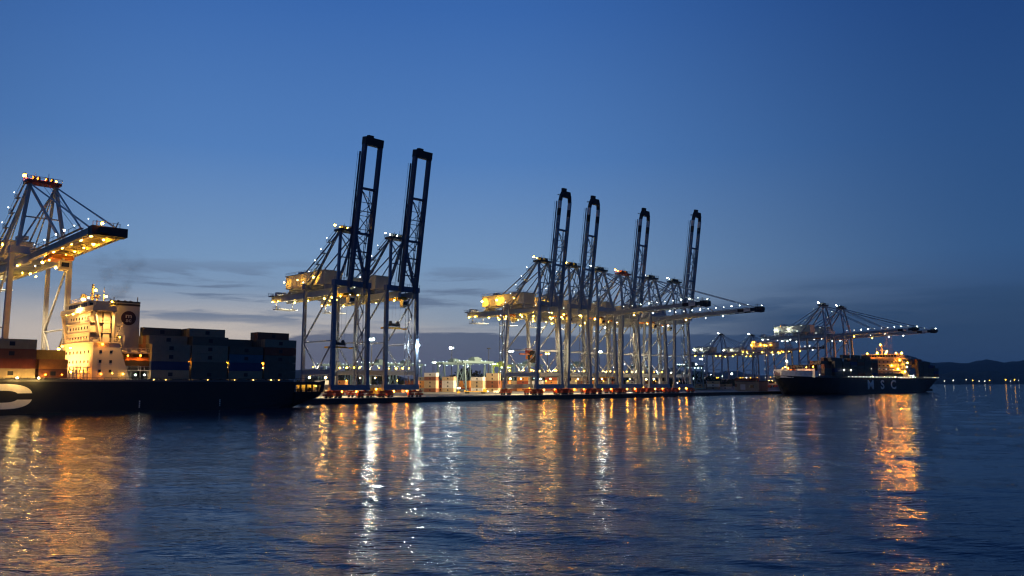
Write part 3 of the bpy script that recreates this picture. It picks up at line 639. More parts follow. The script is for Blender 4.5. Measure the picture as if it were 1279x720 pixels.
b = MB(); b.box(179, 193, -20.5, 20.5, 27.2, 27.7); b.box(179.5, 191, -14, 14, 27.7, 31.0); b.box(179, 191.5, -14.6, 14.6, 31, 31.4); b.box(179, 179.3, -20.5, 20.5, 27.7, 28.9); b.box(179, 193, -20.5, -20.2, 27.7, 28.9); b.box(179.3, 184, -20, -17, 27.7, 30.3)
b2 = b.build('bridge', 'white', ship2)
for y in np.arange(-13.4, 12.5, 2.2): MB().box(179.4, 179.52, y, y+1.7, 29.2, 30.6).build('window', 'glass', b2)
b = MB(); b.tube((186, 0, 31.4), (186, 0, 40), .5, 8); b.bar((186, -3, 35), (186, 3, 35), .35); b.bar((186, -2, 38), (186, 2, 38), .3); b.bar((188, 5, 31.4), (188, 5, 37), .25); b.build('radar_mast', 'white', ship2)
b = MB(); b.box(200, 208, -7, 7, 11.4, 30); b.box(199.9, 208.1, -7.1, 7.1, 28.6, 29.4, 1)
for y in (-4, 0, 4): b.tube((204, y, 30), (204.5, y, 32), .9, 10, 1)
b.build('funnel', ['cream', 'boomtip'], ship2)
for u, y, z, k in ((178.2, -14, 32.2, 'ship_orange'), (178.2, -6, 32.4, 'ship_orange'), (178.2, 1, 32.6, 'ship_orange'), (178, 9, 32.2, 'ship_orange'), (186, -4, 34, 'ship_orange'), (188, -15, 32.2, 'ship_orange'), (178, -16.5, 26.2, 'ship_orange'), (178, -10, 22, 'warm_big'), (178, -15, 19, 'ship_orange'), (185, -17.8, 17, 'warm_big'), (190, -17.8, 21, 'warm_big'), (194, -17, 24.5, 'warm_big'), (197.4, -18, 14.0, 'white'), (191, -18.6, 14, 'warm_small'), (204, -15, 18, 'white_small'), (206, -17, 13.6, 'white'), (199, -10, 24, 'warm'), (186, .8, 39.6, 'ship_orange')):
    lamp(ship2, (u, y, z), k, 'deck_lamp')
for u in np.arange(70, 205, 6.4): lamp(ship2, (u + random.uniform(-.6, .6), -HB-.1, 12.3), 'deck_far', 'deck_lamp')
for u in np.arange(228, 264, 7.0): lamp(ship2, (u, -HB*.98, 12.5), 'deck_far', 'deck_lamp')
for u in (62, 74, 112, 127, 141, 155): lamp(ship2, (u, -HB-.2, 18.5 if u > 90 else 17), 'white' if u < 90 else 'white_small', 'deck_lamp')
lamp(ship2, (267.5, -14, 12.6), 'warm_small', 'deck_lamp'); lamp(ship2, (266, -15.5, 10.6), 'white', 'deck_lamp'); lamp(ship2, (267, -10, 13.5), 'white', 'deck_lamp')
b = MB(); b.rail([(30, -HB+.2, 11.4), (250, -HB+.2, 11.4)], 1.1, .07, 4); b.box(30, 176, -HB+2.6, HB-2.6, 11.4, 12.8); b.box(212, 258, -HB+3.4, HB-3.4, 11.4, 12.8); b.build('deck_coaming', 'deck', ship2)
for ch, u in (('M', 109.0), ('S', 132.0), ('C', 154.5)): lamp(ship2, (u, -HB-1.7, 12.6), 'letter_light', 'deck_lamp'); lettering(ch, 8.8, 'letterdim', ship2, (u, -HB-.05, 6.2), 1.9, 1.08)  # one lamp added above each letter to brighten it
def w2(u, w, z): return (O2[0] + S2*u - S2*w, O2[1] + S2*u + S2*w, z)
GC2 = 'containers stacked on the far ship'
b2pal = ['dark grey', 'dark grey', 'brown', 'dark grey', 'navy blue', 'dark grey']
for i, (x, y, k, c) in enumerate(((17.6, 3.4, 0, 'orange'), (17.6, .2, 0, 'yellow'), (17.6, 2.2, 1, 'orange'))):
    container(c, 6.06, w2(x, -y, 12.3 + k*2.56), RS, ('orange box container on the far ship bow, lower left', 'yellow box container on the far ship bow, lower right', 'orange box container on top of two boxes on the far bow')[i], GC2, False)
bays = [36 + 13.0*i for i in range(11)] + [214 + 13*i for i in range(4)]
tiers = [3, 4, 4, 5, 5, 5, 5, 1, 1, 1, 1, 5, 5, 4, 3]
for i, (u, h) in enumerate(zip(bays, tiers)):
    hb = min(hb_deck(u), HB) - 1.6
    where = f'{NTH[i]} bay from the bow' if i < 11 else f'{NTH[i-11]} bay behind the lit bridge'
    for k in range(h):
        c = random.choice(b2pal)
        container(c, 12.1, w2(u + 6.05, -hb, 12.9 + k*2.56), RS, f'{c} container, {ORD[k]} tier, {where} on far ship', GC2, False)
    for r in (1, 2, 3):
        c = random.choice(b2pal); kk = min(h, 4 + (i + r) % 3 - 1) if h > 1 else 0
        container(c, 12.1, w2(u + 6.05, -hb + r*2.6, 12.9 + kk*2.56), RS, f'{c} topmost container, {ROWN[r]}, {where} on far ship', GC2, False)
        for k in range(1, kk):
            if i in (0, 11) or True:
                pass
# solid inner rows seen end-on at the first bay
for r in range(4, 11):
    hb = hb_deck(36) - 1.6
    if -hb + r*2.6 > hb: break
    for k in range(3):
        c = random.choice(b2pal)
        container(c, 12.1, w2(42.05, -hb + r*2.6, 12.9 + k*2.56), RS, f'{c} container, {ORD[k]} tier, {NTH[r]} row in, bay nearest the far bow', GC2, False)

# ------------------------------------------------------------------ ground, quay, water
LINE = CQ - 1.414*3.6
b = MB()                                               # terminal land: one slab with a vertical quay wall
A = (-900, -900 + LINE); B = (420, 420 + LINE); poly = [A, B, (420, 2400), (-2600, 2400), (-2600, -900 + LINE)]
n = len(poly); b.add([(x, y, ZQ) for x, y in poly] + [(x, y, -3) for x, y in poly], [tuple(range(n))] + [(i, n+i, n+(i+1) % n, (i+1) % n) for i in range(n)])
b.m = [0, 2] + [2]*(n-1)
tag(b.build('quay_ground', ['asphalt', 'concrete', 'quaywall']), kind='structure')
def strip(c0, c1, z, name, mat, X0=-700, X1=415):
    b = MB(); b.add([(X0, X0 + c0, z), (X1, X1 + c0, z), (X1, X1 + c1, z), (X0, X0 + c1, z)], [(0,1,2,3)])
    return tag(b.build(name, mat), kind='structure')
strip(LINE, LINE + 62, ZQ + .004, 'quay_apron', 'concrete')
b = MB(); b.add([], []); 
for c0 in (CQ - .2, CQ + 22.5*1.414 - .2): b.add([(-700, -700 + c0, ZQ + .008), (415, 415 + c0, ZQ + .008), (415, 415 + c0 + .35, ZQ + .008), (-700, -700 + c0 + .35, ZQ + .008)], [(0,1,2,3)])
tag(b.build('crane_rail', 'steel'), kind='structure')
b = MB(); b.hexa([(-900, -900+LINE, ZQ+.004), (420, 420+LINE, ZQ+.004), (419.4, 420.6+LINE, ZQ+.004), (-900.6, -899.4+LINE, ZQ+.004)], [(-900, -900+LINE, ZQ+.3), (420, 420+LINE, ZQ+.3), (419.4, 420.6+LINE, ZQ+.3), (-900.6, -899.4+LINE, ZQ+.3)])
tag(b.build('quay_kerb', 'concrete'), kind='structure')

# water: one polar sheet, real waves near the camera, ripples in the bump
def wave(X, Y):
    rs = np.random.RandomState(3); z = np.zeros_like(X); r = np.hypot(X, Y)
    for i in range(46):
        lam = 0.55 * (1.125 ** i) ; a = rs.normal(R(82), R(26)); k = 2*math.pi/lam
        amp = 0.0044 * lam ** .72 * (1 if lam < 14 else (14/lam) ** 1.6)
        fade = np.clip(1.6 - r / (lam*150), 0, 1)
        ph = rs.uniform(0, 6.28); q = np.sin(k*(X*math.cos(a) + Y*math.sin(a)) + ph + .7*np.sin(.21*k*(X*math.sin(a) - Y*math.cos(a)) + ph*2))
        z += amp * fade * (q + .18*np.cos(2*np.arcsin(np.clip(q, -1, 1))))
    patch = .75 + .35*np.sin(X*.031 + 1.3*np.sin(Y*.023)) * np.sin(Y*.027 + .8)
    return z * patch
rr = [0.0, 4.0]
while rr[-1] < 900: rr.append(rr[-1] + max(.16, (rr[-1] ** 1.55) * .0012 ))
while rr[-1] < 16000: rr.append(rr[-1]*1.25)
th = np.concatenate([np.linspace(-math.pi, R(-58), 24)[:-1], np.linspace(R(-58), R(58), 720), np.linspace(R(58), math.pi, 24)[1:-1]])
rr = np.array(rr[1:]); nr, na = len(rr), len(th)
RRm, THm = np.meshgrid(rr, th, indexing='ij'); X = RRm*np.sin(THm); Y = RRm*np.cos(THm); Z = wave(X, Y)
V = np.stack([X, Y, Z], -1).reshape(-1, 3); V = np.vstack([V, [[0,0,0]]])
I, J = np.meshgrid(np.arange(nr-1), np.arange(na), indexing='ij'); Jn = (J+1) % na
F = np.stack([I*na+J, (I+1)*na+J, (I+1)*na+Jn, I*na+Jn], -1).reshape(-1, 4)
T = np.stack([np.full(na, nr*na), np.arange(na), (np.arange(na)+1) % na], -1)
me = bpy.data.meshes.new('water')
me.vertices.add(len(V)); me.vertices.foreach_set('co', V.astype(np.float32).ravel())
loops = np.concatenate([F[:, ::-1].ravel(), T[:, ::-1].ravel()]); me.loops.add(len(loops)); me.loops.foreach_set('vertex_index', loops.astype(np.int32))
starts = np.concatenate([np.arange(len(F))*4, len(F)*4 + np.arange(len(T))*3]); me.polygons.add(len(starts)); me.polygons.foreach_set('loop_start', starts.astype(np.int32))
me.polygons.foreach_set('use_smooth', np.ones(len(starts), bool)); me.update(calc_edges=True); me.validate()
m = bpy.data.materials.new('sea_water'); nt, N, Lk = nodes(m); bs = N['Principled BSDF']
bs.inputs['Base Color'].default_value = (0.006, 0.022, 0.055, 1); bs.inputs['Roughness'].default_value = .06; bs.inputs['IOR'].default_value = 1.333
tc = N.new('ShaderNodeTexCoord')
wp = N.new('ShaderNodeTexNoise'); wp.inputs['Scale'].default_value = .022; wp.inputs['Detail'].default_value = 2; Lk.new(tc.outputs['Object'], wp.inputs['Vector'])
wm = N.new('ShaderNodeMapRange'); wm.inputs['From Min'].default_value = .35; wm.inputs['From Max'].default_value = .65; wm.inputs['To Min'].default_value = .55; wm.inputs['To Max'].default_value = 1.0; Lk.new(wp.outputs['Fac'], wm.inputs['Value'])
prev = None
for scl, dist, stx in ((0.30, .16, 3.4), (1.1, .062, 3.2), (4.2, .008, 2.6)):
    mp = N.new('ShaderNodeMapping'); mp.inputs['Scale'].default_value = (1, stx, 1); mp.inputs['Rotation'].default_value = (0, 0, R(-7)); Lk.new(tc.outputs['Object'], mp.inputs['Vector'])
    nz = N.new('ShaderNodeTexNoise'); nz.inputs['Scale'].default_value = scl; nz.inputs['Detail'].default_value = 3; nz.inputs['Distortion'].default_value = .6; Lk.new(mp.outputs[0], nz.inputs['Vector'])
    bp = N.new('ShaderNodeBump'); bp.inputs['Distance'].default_value = dist; Lk.new(wm.outputs[0], bp.inputs['Strength']); Lk.new(nz.outputs['Fac'], bp.inputs['Height'])
    if prev: Lk.new(prev.outputs[0], bp.inputs['Normal'])
    prev = bp
Lk.new(prev.outputs[0], bs.inputs['Normal'])
me.materials.append(m); tag(link('water', me), kind='structure')

# ------------------------------------------------------------------ yard: container stacks, yard cranes, masts, vehicles, woods
GC3 = 'containers stacked in the terminal yard'
ypal = ['tan', 'orange', 'brown', 'red brown', 'tan', 'orange', 'white', 'grey']
stacks = [(404, 500, 3), (428, 505, 3), (446, 500, 2), (498, 520, 2), (516, 530, 3), (540, 535, 5), (562, 545, 4), (598, 560, 4), (617, 560, 5), (640, 600, 3), (655, 590, 4), (672, 600, 3), (690, 590, 4), (712, 600, 3), (735, 640, 3), (790, 640, 3), (826, 690, 3), (874, 730, 2), (890, 740, 3), (905, 740, 2), (925, 700, 4), (938, 700, 4)]
stacks += [(528, 570, 4), (553, 575, 3), (582, 590, 3), (608, 600, 4), (630, 575, 3), (700, 620, 4), (722, 640, 4), (752, 660, 4), (770, 670, 3), (808, 690, 3)]
stacks.sort()
for i, (px, Y, h) in enumerate(stacks):
    x, y = at(px, Y)
    for k in range(h):
        c = ypal[(i*3 + k*5 + k*k) % len(ypal)] if px < 900 else random.choice(['brown', 'dark grey', 'grey'])
        if 850 < px < 915: c = ('grey', 'white', 'tan', 'grey')[(i + k) % 4]
        half = len(stacks)//2
        container(c, 12.1, (x, y, ZQ + .02 + k*2.56), R(-45), f'{c} container, {ORD[k]} tier, {NTH[i] if i < half else NTH[len(stacks)-1-i]} yard stack from the {"left" if i < half else "right"}', GC3, logo=True)

GA = 'stacking cranes over the yard'
def yard_crane(px, Y, label, mat='teal', lk='cool_small', span=26, H=20):
    x, y = at(px, Y); t = thing('yard_crane', label, 'yard crane', (x, y, ZQ), R(-45), GA)
    h = span/2
    for s in (-1, 1):
        for q in (-5, 5): MB().bar((q, s*h, 1.4), (q*.7, s*h, H), .9, .9, up=(0,1,0)).build('leg', mat, t)
        MB().box(-7, 7, s*h-.5, s*h+.5, .5, 1.5).build('sill_beam', mat, t)
        b = MB(); b.tube((-5, s*h, 1.6), (3.8, s*h, H-2), .25, 6); b.tube((5, s*h, 1.6), (-3.8, s*h, H-2), .25, 6); b.build('side_brace', mat, t)
    for q in (-3.5, 3.5): MB().box(q-.6, q+.6, -h-2, h+2, H, H+1.8).build('girder', mat, t)
    b = MB(); b.box(-3.2, 3.2, -3.4, 3.4, H+1.85, H+3.8); b.box(-2, 2, -2.4, 2.4, H+3.8, H+4.6); b.build('trolley', mat, t)
    for yy in np.linspace(-h-1.5, h+1.5, 9): lamp(t, (-4.4, yy, H+2.2), lk)
    for yy in np.linspace(-h+2, h-2, 5): lamp(t, (4.4, yy, H-.7), lk)
    lamp(t, (-5.5, -h, 6), lk); lamp(t, (-5.5, h, 10), lk)
yard_crane(476, 640, 'teal yard crane seen between the two near dark blue cranes')
yard_crane(508, 660, 'teal yard crane seen through the legs of the right near blue crane')
yard_crane(568, 620, 'teal yard crane under the lit lamp mast in the open gap')
yard_crane(594, 580, 'pale teal yard crane nearest the quay in the open gap')
yard_crane(628, 700, 'yellow green yard crane just left of the cable reel crane', 'olive', 'green', 14)
yard_crane(660, 680, 'teal yard crane seen through the cable reel crane')
yard_crane(722, 700, 'teal yard crane behind the second white-banded raised boom crane')
yard_crane(800, 760, 'teal yard crane behind the farthest reaching lowered boom crane')
yard_crane(862, 720, 'bright teal yard crane right of the rightmost raised boom crane', 'teal', 'cool')
yard_crane(420, 680, 'teal yard crane seen through the tallest blue crane')

GM = 'tall lamp masts over the yard'
def mast(px, Y, z, label, kind='mast', n=6):
    x, y = at(px, Y); t = thing('lamp_mast', label, 'lamp mast', (x, y, ZQ), 0, GM)
    MB().tube((0,0,0), (0,0,z-ZQ), .42, 8, r2=.18).build('pole', 'steel', t)
    b = MB(); b.tube((0,0,z-ZQ), (0,0,z-ZQ+.4), 1.3, 12)
    for i in range(6): a = i*math.pi/3; b.box(1.2*math.cos(a)-.3, 1.2*math.cos(a)+.3, 1.2*math.sin(a)-.3, 1.2*math.sin(a)+.3, z-ZQ-.35, z-ZQ)
    b.build('lamp_head', 'steel', t)
    if kind:
        for i in range(2 if n > 1 else 1): lamp(t, ((-1.0, 1.0)[i], -.4, z-ZQ-.9), kind)
def zz(y, Y): return CAM_H + (478 - y)/1000*Y
for px, y, Y, lab, kind in ((465, 423, 560, 'lit lamp mast behind the right leg of the tallest blue crane', 'mast_near'), (565, 434, 640, 'lit lamp mast standing alone in the open gap', 'mast'), (611, 436, 640, 'unlit dark lamp mast in the open gap', None), (639, 438, 640, 'lit lamp mast left of the cable reel', 'mast'),
        (749, 439, 660, 'lit lamp mast between white-banded crane pairs', 'mast'), (543, 452, 700, 'low lit lamp mast left of the open gap', 'mast_far'), (684, 441, 660, 'lit lamp mast seen inside the cable reel crane', 'warm_big'),
        (941, 427, 900, 'orange lit lamp mast behind the distant cranes', 'orange_big'), (956, 431, 880, 'orange lit lamp mast left of the far ship bow', 'orange_big'), (875, 448, 800, 'low lit lamp mast right of the quay cranes', 'mast_far')):
    mast(px, Y, zz(y, Y), lab, kind)

# light poles far behind, in rows
GP = 'small lamp posts across the yard'
far = [(446, 452, 760), (452, 458, 800), (493, 449, 760), (524, 451, 780), (531, 456, 800), (541, 450, 800), (549, 457, 820), (584, 458, 760), (604, 462, 800), (615, 455, 820), (645, 457, 800), (706, 456, 800), (765, 459, 850), (812, 458, 850), (868, 455, 850), (886, 468, 850), (900, 470, 860), (912, 467, 860), (930, 472, 840), (399, 456, 700), (408, 460, 700), (392, 462, 700), (820, 467, 800), (842, 462, 830), (779, 455, 850)]
for i, (px, y, Y) in enumerate(far):
    x, yy = at(px, Y); z = zz(y, Y); t = thing('lamp_post', f'small white lamp post in the yard, {NTH[i] if i < 13 else NTH[len(far)-1-i]} from the {"left" if i < 13 else "right"}', 'lamp post', (x, yy, ZQ), 0, GP)
    b = MB(); b.tube((0,0,0), (0,0,z-ZQ), .22, 6, r2=.12); b.bar((0,0,z-ZQ), (.9,0,z-ZQ+.2), .14); b.build('pole', 'steel', t)
    lamp(t, (.9, 0, z-ZQ-.3), ('white', 'cool', 'mast_far')[i % 3] if px > 850 else ('white', 'cool', 'cool_small')[i % 3])
order = sorted([o for o in bpy.data.objects if o.name.startswith('lamp_post')], key=lambda o: o.location.x/o.location.y)
for i, o in enumerate(order):
    o['label'] = f'small lamp post in the yard, {NTH[i]} from the left' if i < 13 else f'small lamp post in the yard, {NTH[len(order)-1-i]} from the right'

# vehicles on the apron
def wheels(t, xs, w, r, mi='rubber'):
    for x in xs:
        for y in (-w, w): MB().tube((x, y-.16, r), (x, y+.16, r), r, 12).build('wheel', mi, t)
def truck(loc, rz, label, cab='white', load=None):
    t = thing('terminal_tractor', label, 'truck', loc, rz)
    b = MB(); b.hexa([(3.6,-1.2,.8),(5.8,-1.2,.8),(5.8,1.2,.8),(3.6,1.2,.8)], [(3.7,-1.15,2.9),(5.2,-1.15,2.9),(5.2,1.15,2.9),(3.7,1.15,2.9)]); b.box(5.2, 6.2, -1.1, 1.1, .8, 1.6); b.build('cab', cab, t)
    MB().box(5.42, 5.5, -.95, .95, 1.75, 2.6).build('windscreen', 'glass', t)
    b = MB(); b.box(-7.5, 4.5, -1.1, 1.1, 1.0, 1.35); b.box(-7.6, -7.3, -1.2, 1.2, 1.0, 1.9); b.build('trailer_bed', 'yellow', t)
    wheels(t, (-6.6, -5.4, 4.2, 3.0), 1.05, .5)
    lamp(t, (6.3, -.8, 1.3), 'white_small', 'headlight'); lamp(t, (6.3, .8, 1.3), 'white_small', 'headlight')
    return t
x, y = at(597, 470); truck((x, y, ZQ+.01), R(-10), 'terminal tractor with yellow flat trailer on the apron in the open gap', 'yellow')
x, y = at(466, 352); truck((x, y, ZQ+.01), R(100), 'terminal tractor between the legs of the two near blue cranes', 'yellow')
x, y = at(470, 360); container('yellow', 6.06, (x+1.5, y-1, ZQ+1.5), R(45), 'yellow container glowing under lamps between the two near blue cranes', GC3, False)
def pickup(loc, rz, label, mat):
    t = thing('pickup_car', label, 'car', loc, rz)
    b = MB(); b.box(-2.5, 2.5, -.9, .9, .5, 1.15); b.hexa([(-.6,-.88,1.15),(1.6,-.88,1.15),(1.6,.88,1.15),(-.6,.88,1.15)], [(-.3,-.72,1.85),(.9,-.72,1.85),(.9,.72,1.85),(-.3,.72,1.85)]); b.box(-2.5, -.6, -.9, -.8, 1.15, 1.5); b.box(-2.5, -.6, .8, .9, 1.15, 1.5); b.build('body', mat, t)
    MB().box(-.1, .8, -.82, -.78, 1.25, 1.7).build('window', 'glass', t); wheels(t, (-1.5, 1.5), .82, .36)
x, y = at(622, 475); pickup((x, y, ZQ+.01), R(15), 'white pickup parked on the apron left of the cable reel crane', 'white')
x, y = at(633, 500); pickup((x, y, ZQ+.01), R(-30), 'dark pickup parked behind the white one on the apron', 'steel')
x, y = at(574, 468); t = thing('light_tower', 'low work light tower on the apron in the open gap', 'light', (x, y, ZQ+.01))
MB().box(-.8, .8, -.5, .5, .3, 1.2).bar((0,0,1.2), (0,0,3.4), .12).tube((-.6,-.6,.3),(-.6,.6,.3),.3).build('trailer_base', 'yellow', t); lamp(t, (-.5, -.3, 3.2), 'white'); lamp(t, (.5, -.3, 3.2), 'white')
x, y = at(938, 610); t = thing('yard_hut', 'low dark brown quay building near the far ship bow', 'building', (x, y, ZQ), R(-45)); b = MB(); b.box(-9, 9, -7, 7, 0, 7); b.build('wall', CM['grey'], t); MB().box(-9.4, 9.4, -7.4, 7.4, 7.0, 7.5).build('roof', 'steel', t)
MB().box(-6, -2, -7.06, -6.98, 1, 5).build('door', 'pale', t); MB().box(2, 5, -7.06, -6.98, 2.5, 4.5).build('window', 'glass', t)

# far woods behind the yard: one dark mass
rs = random.Random(5); b = MB()
for i in range(900):
    px = rs.uniform(360, 1000); Y = rs.uniform(930, 1060); x, y = at(px, Y); hgt = 15 + 6*math.sin(px*.045) + 4*math.sin(px*.13+1)
    if px > 700: hgt *= .75
    for q in range(9):
        a = rs.uniform(0, 6.28); rad = rs.uniform(0, 5.5); zc = ZQ + rs.uniform(.1, 1) ** .8 * hgt * rs.uniform(.75, 1.08); c = Vector((x + rad*math.cos(a), y + rad*math.sin(a), zc)); s = rs.uniform(.9, 2.2)
        u = Vector((rs.gauss(0,1), rs.gauss(0,1), rs.gauss(0,1))).normalized(); v = u.cross(Vector((rs.gauss(0,1), rs.gauss(0,1), rs.gauss(0,1)))).normalized()
        b.add([c+u*s, c+v*s, c-u*s*.9, c-v*s], [(0,1,2,3)])
tag(b.build('distant_woodland', 'leaf'), kind='stuff')

# hills along the horizon
def hills(name, Yd, a0, a1, n, hf, seed):
    b = MB(); vs = []; rows = 7
    for i in range(n+1):
        a = R(a0 + (a1-a0)*i/n); hh_ = hf(a0 + (a1-a0)*i/n)
        for j in range(rows):
            f = j/(rows-1); d = Yd*(1 + .28*f); z = hh_*math.sin(f*math.pi/2)*(1 + .05*math.sin(i*1.7+j*2.1)) if f > 0 else -4
            vs.append((d*math.sin(a), d*math.cos(a), z))
    fs = [(i*rows+j, (i+1)*rows+j, (i+1)*rows+j+1, i*rows+j+1) for i in range(n) for j in range(rows-1)]
    b.add(vs, fs); tag(b.build(name, 'hill', smooth=True), kind='structure')
def hf1(a):  # degrees from the view axis -> height at 9 km
    base = 150 + 45*math.sin(a*.5+2) + 22*math.sin(a*1.3) + 12*math.sin(a*2.9+1) + 5*math.sin(a*7.3)
    bump = 150*math.exp(-((a-32.5)/4.2)**2) + 150*math.exp(-((a-25.0)/4.0)**2) + 150*math.exp(-((a+30)/4)**2)
    dip = 70*math.exp(-((a-0)/9)**2)
    return max(40, base + bump - dip)
hills('far_hills', 9000, -62, 62, 260, hf1, 1)
def hf2(a): return 34 + 14*math.sin(a*.9) + 6*math.sin(a*3.1) + (26 if a > 20 else 0)
hills('shore_hills', 4300, -60, 62, 260, hf2, 2)

GS = 'lights along the far shore'
for i, (px, k) in enumerate(((1176, 'shore_white'), (1187, 'shore_white'), (1203, 'shore_white'), (1219, 'shore_white'), (1232, 'shore'), (1252, 'shore'), (1258, 'shore_white'), (1268, 'shore_white'), (1276, 'shore_white'), (1226, 'shore_white'), (1211, 'shore'), (1263, 'shore'))):
    d = 3450; x, y = at(px, d); t = thing('shore_lamp', 'x', 'lamp post', (x, y, 1.0), 0, GS)
    b = MB(); b.tube((0,0,-2), (0,0,16), .5, 6, r2=.3); b.bar((0,0,16), (2,0,16.4), .4); b.build('pole', 'steel', t); lamp(t, (2, 0, 13 + 3*(i % 3)), k)
order = sorted([o for o in bpy.data.objects if o.name.startswith('shore_lamp')], key=lambda o: o.location.x)
for i, o in enumerate(order): o['label'] = f'tiny shore lamp across the bay at right, {NTH[i]} from the left'

# smoke over the two funnels
def smoke(name, loc, size, dens, col, label, lean, seed):
    b = MB(); b.hexa([(-size[0]*.12,-size[1]/2*.4,0),(size[0]*.12,-size[1]/2*.4,0),(size[0]*.12,size[1]/2*.4,0),(-size[0]*.12,size[1]/2*.4,0)],
                     [(lean-size[0]/2,-size[1]/2,size[2]),(lean+size[0]/2,-size[1]/2,size[2]),(lean+size[0]/2,size[1]/2,size[2]),(lean-size[0]/2,size[1]/2,size[2])])
    m = bpy.data.materials.new(name + '_air'); nt, N, L = nodes(m); N.remove(N['Principled BSDF'])
    v = N.new('ShaderNodeVolumePrincipled'); v.inputs['Color'].default_value = (*col, 1)
    tc = N.new('ShaderNodeTexCoord'); mp = N.new('ShaderNodeMapping'); mp.inputs['Scale'].default_value = (3/size[0], 3/size[0], 3.2/size[2]); L.new(tc.outputs['Object'], mp.inputs['Vector'])
    nz = N.new('ShaderNodeTexNoise'); nz.inputs['Scale'].default_value = 1.3; nz.inputs['Detail'].default_value = 4; L.new(mp.outputs[0], nz.inputs['Vector'])
    sp = N.new('ShaderNodeSeparateXYZ'); L.new(tc.outputs['Generated'], sp.inputs[0])
    fade = N.new('ShaderNodeMapRange'); fade.inputs['From Min'].default_value = 0; fade.inputs['From Max'].default_value = 1; fade.inputs['To Min'].default_value = 1; fade.inputs['To Max'].default_value = 0; L.new(sp.outputs['Z'], fade.inputs['Value'])
    # soft across the plume
    ex = N.new('ShaderNodeMath'); ex.operation = 'PINGPONG'; ex.inputs[1].default_value = .5; L.new(sp.outputs['Y'], ex.inputs[0])
    ex2 = N.new('ShaderNodeMath'); ex2.operation = 'MULTIPLY'; ex2.inputs[1].default_value = 2; L.new(ex.outputs[0], ex2.inputs[0])
    rp = N.new('ShaderNodeMapRange'); rp.inputs['From Min'].default_value = .45; rp.inputs['From Max'].default_value = .72; L.new(nz.outputs['Fac'], rp.inputs['Value'])
    m1 = N.new('ShaderNodeMath'); m1.operation = 'MULTIPLY'; L.new(rp.outputs[0], m1.inputs[0]); L.new(fade.outputs[0], m1.inputs[1])
    m3 = N.new('ShaderNodeMath'); m3.operation = 'MULTIPLY'; L.new(m1.outputs[0], m3.inputs[0]); L.new(ex2.outputs[0], m3.inputs[1])
    m2 = N.new('ShaderNodeMath'); m2.operation = 'MULTIPLY'; m2.inputs[1].default_value = dens; L.new(m3.outputs[0], m2.inputs[0]); L.new(m2.outputs[0], v.inputs['Density'])
    L.new(v.outputs[0], N['Material Output'].inputs['Volume'])
    o = b.build(name, m, None, loc); tag(o, kind='stuff')
smoke('funnel_smoke', w1(86.5, 16, 33.4), (20, 14, 17), .16, (.2, .19, .19), '', 2, 1)
smoke('bridge_smoke', w2(203, 0, 32.4), (14, 12, 26), .35, (.6, .55, .5), '', -4, 2)

# ------------------------------------------------------------------ air
b = MB(); b.box(-13500, 13500, -3000, 13500, -6, 420); hm = bpy.data.materials.new('dusk_air'); nt, N, L = nodes(hm); N.remove(N['Principled BSDF'])
v = N.new('ShaderNodeVolumePrincipled'); v.inputs['Color'].default_value = (.7, .85, 1, 1); v.inputs['Density'].default_value = 2.0e-5; L.new(v.outputs[0], N['Material Output'].inputs['Volume'])
if HAZE: tag(b.build('haze', hm), kind='stuff')

# ------------------------------------------------------------------ sky
w = bpy.data.worlds.new('World'); sc.world = w; w.use_nodes = True
nt = w.node_tree; N, L = nt.nodes, nt.links; bg = N['Background']
SUN_EL, SUN_AZ = R(-2.5), R(-24)
sky = N.new('ShaderNodeTexSky'); sky.sky_type = 'NISHITA'; sky.sun_disc = False; sky.sun_elevation = SUN_EL; sky.sun_rotation = SUN_AZ; sky.ozone_density = 3.0
tc = N.new('ShaderNodeTexCoord'); sp = N.new('ShaderNodeSeparateXYZ'); L.new(tc.outputs['Generated'], sp.inputs[0])
def math_(op, a, b=None, c=None):
    n = N.new('ShaderNodeMath'); n.operation = op
    for i, v in enumerate((a, b, c)):
        if v is None: continue
        if hasattr(v, 'is_output') or isinstance(v, bpy.types.NodeSocket): L.new(v, n.inputs[i])
        else: n.inputs[i].default_value = v
    return n.outputs[0]
def smooth(v, a, b):
    n = N.new('ShaderNodeMapRange'); n.interpolation_type = 'SMOOTHSTEP'; n.inputs['From Min'].default_value = a; n.inputs['From Max'].default_value = b; L.new(v, n.inputs['Value']); return n.outputs[0]
def mixc(f, a, b):
    n = N.new('ShaderNodeMix'); n.data_type = 'RGBA'
    L.new(f, n.inputs['Factor']) if not isinstance(f, float) else setattr(n.inputs['Factor'], 'default_value', f)
    for k, v in (('A', a), ('B', b)):
        if isinstance(v, tuple): n.inputs[k].default_value = (*v, 1)
        else: L.new(v, n.inputs[k])
    return n.outputs['Result']
def ramp(v, stops):
    n = N.new('ShaderNodeValToRGB'); cr = n.color_ramp; cr.interpolation = 'EASE' if False else 'LINEAR'
    while len(cr.elements) < len(stops): cr.elements.new(.5)
    for e, (p, c) in zip(cr.elements, stops): e.position = p; e.color = (*c, 1)
    L.new(v, n.inputs['Fac']); return n.outputs['Color']
el = math_('MULTIPLY', math_('ARCSINE', sp.outputs['Z']), 180/math.pi)
az = math_('MULTIPLY', math_('ARCTAN2', sp.outputs['X'], sp.outputs['Y']), 180/math.pi)
e01 = math_('DIVIDE', el, 90.0)
sunset = ramp(e01, [(0, (.30, .31, .36)), (4/90, (.26, .33, .43)), (8.4/90, (.19, .325, .53)), (15.8/90, (.088, .22, .51)), (26/90, (.042, .142, .43)), (45/90, (.022, .085, .28)), (1, (.015, .055, .19))])
